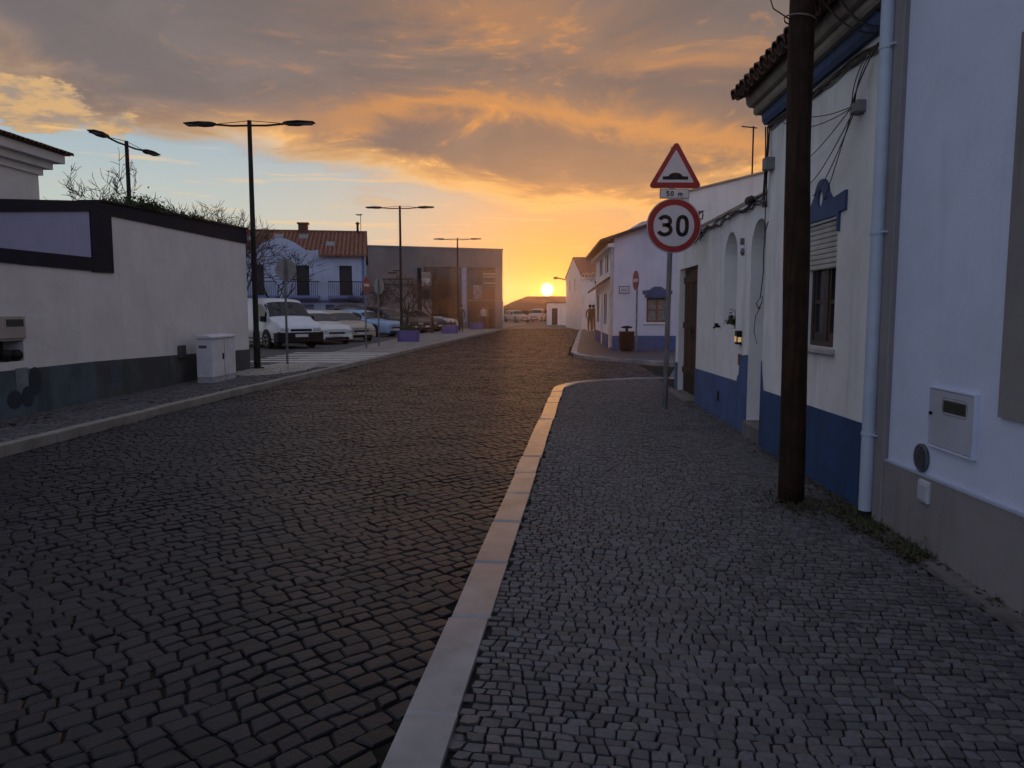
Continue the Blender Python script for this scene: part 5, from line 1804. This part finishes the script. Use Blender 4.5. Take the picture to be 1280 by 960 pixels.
# hanging street decoration: a garland of pale loops on a wire in front of the red roof
gd = thing('garland', 'pale looped garland hanging on a wire before the red roof', 'garland', (4, 55.5, 4))
pgd = Part(gd)
pgd('wire', MB().tube(hang((2.62, 55.6, 4.15), (6.3, 55.6, 4.2), .25, 12), .012, 5), M_CABLE)
rgd = random.Random(2)
mg = mat('garland_pale', (.62, .52, .42), .6)
for k in range(7):
    xk = 2.85 + k * .23
    pgd('loop', MB().tube([(xk + .085 * cos(a), 55.58, 3.92 + (.14 + .05 * (k % 2)) * sin(a)) for a in [2 * pi * i / 12 for i in range(13)]], .020, 6), mg)
m = MB()
for k in range(160):
    c = Vector((3.6 + rgd.gauss(0, .4), 55.6 + rgd.gauss(0, .05), 3.65 - abs(rgd.gauss(0, .12))))
    a = Vector((rgd.gauss(0, 1), rgd.gauss(0, 1), rgd.gauss(0, 1))).normalized() * .05
    b = a.cross(Vector((1, 0, .3))).normalized() * .02
    m.add([c - a, c + b, c + a, c - b], [(0, 1, 2, 3)])
pgd('foliage', m, M_LEAF)

# end house, long dark roof and hill at the end of the street
eh = thing('house', 'low pale house with a door closing the end of the street', 'house', (1.2, 76, 0))
peh = Part(eh)
peh.wall([(.30, -.15), (6.0, -.15), (6.0, 2.05), (.30, 2.05)], [rect(.78, 1.35, -.1, 1.55)], fy(76), .3, 'wall', M_WHITE)
peh('side_wall', MB().box(.30, .6, 76.302, 84, -.15, 2.05), M_WHITE)
peh('door', MB().box(.78, 1.35, 76.12, 76.17, -.1, 1.55), M_BROWN)
peh('roof', MB().box(.2, 6.1, 75.9, 84.1, 2.053, 2.18), M_TILED)
lb_ = thing('building', 'long low dark-roofed building across the end of the street', 'building', (-3, 118, 0))
plb = Part(lb_)
plb('wall', MB().box(-6.5, 9, 115, 124, -.2, 1.5), M_DOOR)
plb('roof', MB().add([(-7.5, 114.5, 1.2), (9.5, 114.5, 1.4), (9.5, 119, 3.45), (-2.6, 119, 3.45), (-7.5, 124, 1.2), (9.5, 124, 1.4), (-5.0, 119, 2.55)], [(0, 1, 2, 3, 6), (4, 6, 3, 2, 5), (0, 6, 4)]), M_TILED)
for k in range(4):
    plb('opening', MB().box(-5 + k * 3.2, -3.2 + k * 3.2, 114.93, 114.999, -.1, 1.1), M_DARKG)
wb = thing('house', 'small pale house beside the grey building at the street end', 'house', (-6, 96, 0))
pwb = Part(wb)
pwb('wall', MB().box(-9.5, -5.6, 98, 106, -.2, 2.3), M_WHITE)
pwb('roof', MB().prism([(-9.8, 2.3), (-5.2, 2.3), (-7.5, 3.0)], lambda u, v, d: (u, d, v), 97.8, 106.2), M_TILED)
pwb('window', MB().box(-8.4, -7.6, 97.95, 97.999, .8, 1.7), M_DARKG)
pwb('door', MB().box(-6.8, -6.2, 97.95, 97.999, -.1, 1.6), M_DOOR)
# hill far behind
m = MB()
nx, ny = 60, 10
for j in range(ny + 1):
    for i in range(nx + 1):
        x = -255 + 510 * i / nx
        y = 215 + 110 * j / ny
        hgt = (2.6 + 1.6 * noise.noise(Vector((x * .008, 1, 0))) + 1.2 * noise.noise(Vector((x * .03, y * .02, 2)))) * sin(pi * min(1, j / ny * 1.0))
        m.v.append((x, y, hgt - .35))
for j in range(ny):
    for i in range(nx):
        m.f.append((j * (nx + 1) + i, j * (nx + 1) + i + 1, (j + 1) * (nx + 1) + i + 1, (j + 1) * (nx + 1) + i))
        m.tone.append(.5)
hill = m.build('hill', M_HILL, None, 'all')
hill['kind'] = 'structure'

# ------------------------------------------------------------------ weeds and litter at the wall foot
rw_ = random.Random(77)
m, m2 = MB(), MB()
for k in range(3600):
    u = rw_.random()
    if u < .45:
        c = Vector((2.26 + rw_.gauss(0, .07), rw_.gauss(5.35, .22), 0))
    elif u < .7:
        c = Vector((2.28 + rw_.gauss(0, .06), rw_.gauss(4.68, .12), 0))
    elif u < .85:
        c = Vector((1.98 + rw_.gauss(0, .15), rw_.gauss(5.80, .20), 0))
    else:
        c = Vector((2.33 + rw_.gauss(0, .04), rw_.uniform(2.5, 8.4), 0))
    if c.x > 2.34: c.x = 2.34
    c.z = .004 + abs(rw_.gauss(0, .008))
    if rw_.random() < .25:
        d_ = Vector((rw_.gauss(0, .5), rw_.gauss(0, .5), 1)).normalized() * rw_.uniform(.02, .075)
        e = d_.cross(Vector((1, rw_.random(), 0))).normalized() * .004
        m.add([c - e, c + e, c + d_], [(0, 1, 2)])
    else:
        a = Vector((rw_.gauss(0, 1), rw_.gauss(0, 1), rw_.gauss(0, .25))).normalized() * rw_.uniform(.008, .028)
        b = a.cross(Vector((rw_.gauss(0, .3), rw_.gauss(0, .3), 1))).normalized() * a.length * .55
        m2.add([c - a, c + b, c + a + Vector((0, 0, .006)), c - b], [(0, 1, 2, 3)])
tag(m.build('weeds', M_LEAF), 'small green weeds at the foot of the near walls', kind='stuff')
tag(m2.build('leaf_litter', M_DRY), 'brown dry leaf litter along the wall foot and timber pole', kind='stuff')

# ------------------------------------------------------------------ evening haze
hz = MB().box(-262, 262, -62, 332, -1.3, 11).build('haze', bpy.data.materials.new('haze_air'))
hz['kind'] = 'stuff'
hz['label'] = 'warm evening haze hanging in the street'
hm_ = hz.data.materials[0]
hm_.use_nodes = True
t_ = hm_.node_tree
t_.nodes.clear()
o_ = t_.nodes.new('ShaderNodeOutputMaterial')
pv = t_.nodes.new('ShaderNodeVolumePrincipled')
pv.inputs['Color'].default_value = (0.95, 0.90, 0.88, 1)
pv.inputs['Density'].default_value = 0.00012
pv.inputs['Anisotropy'].default_value = 0.86
t_.links.new(pv.outputs[0], o_.inputs['Volume'])
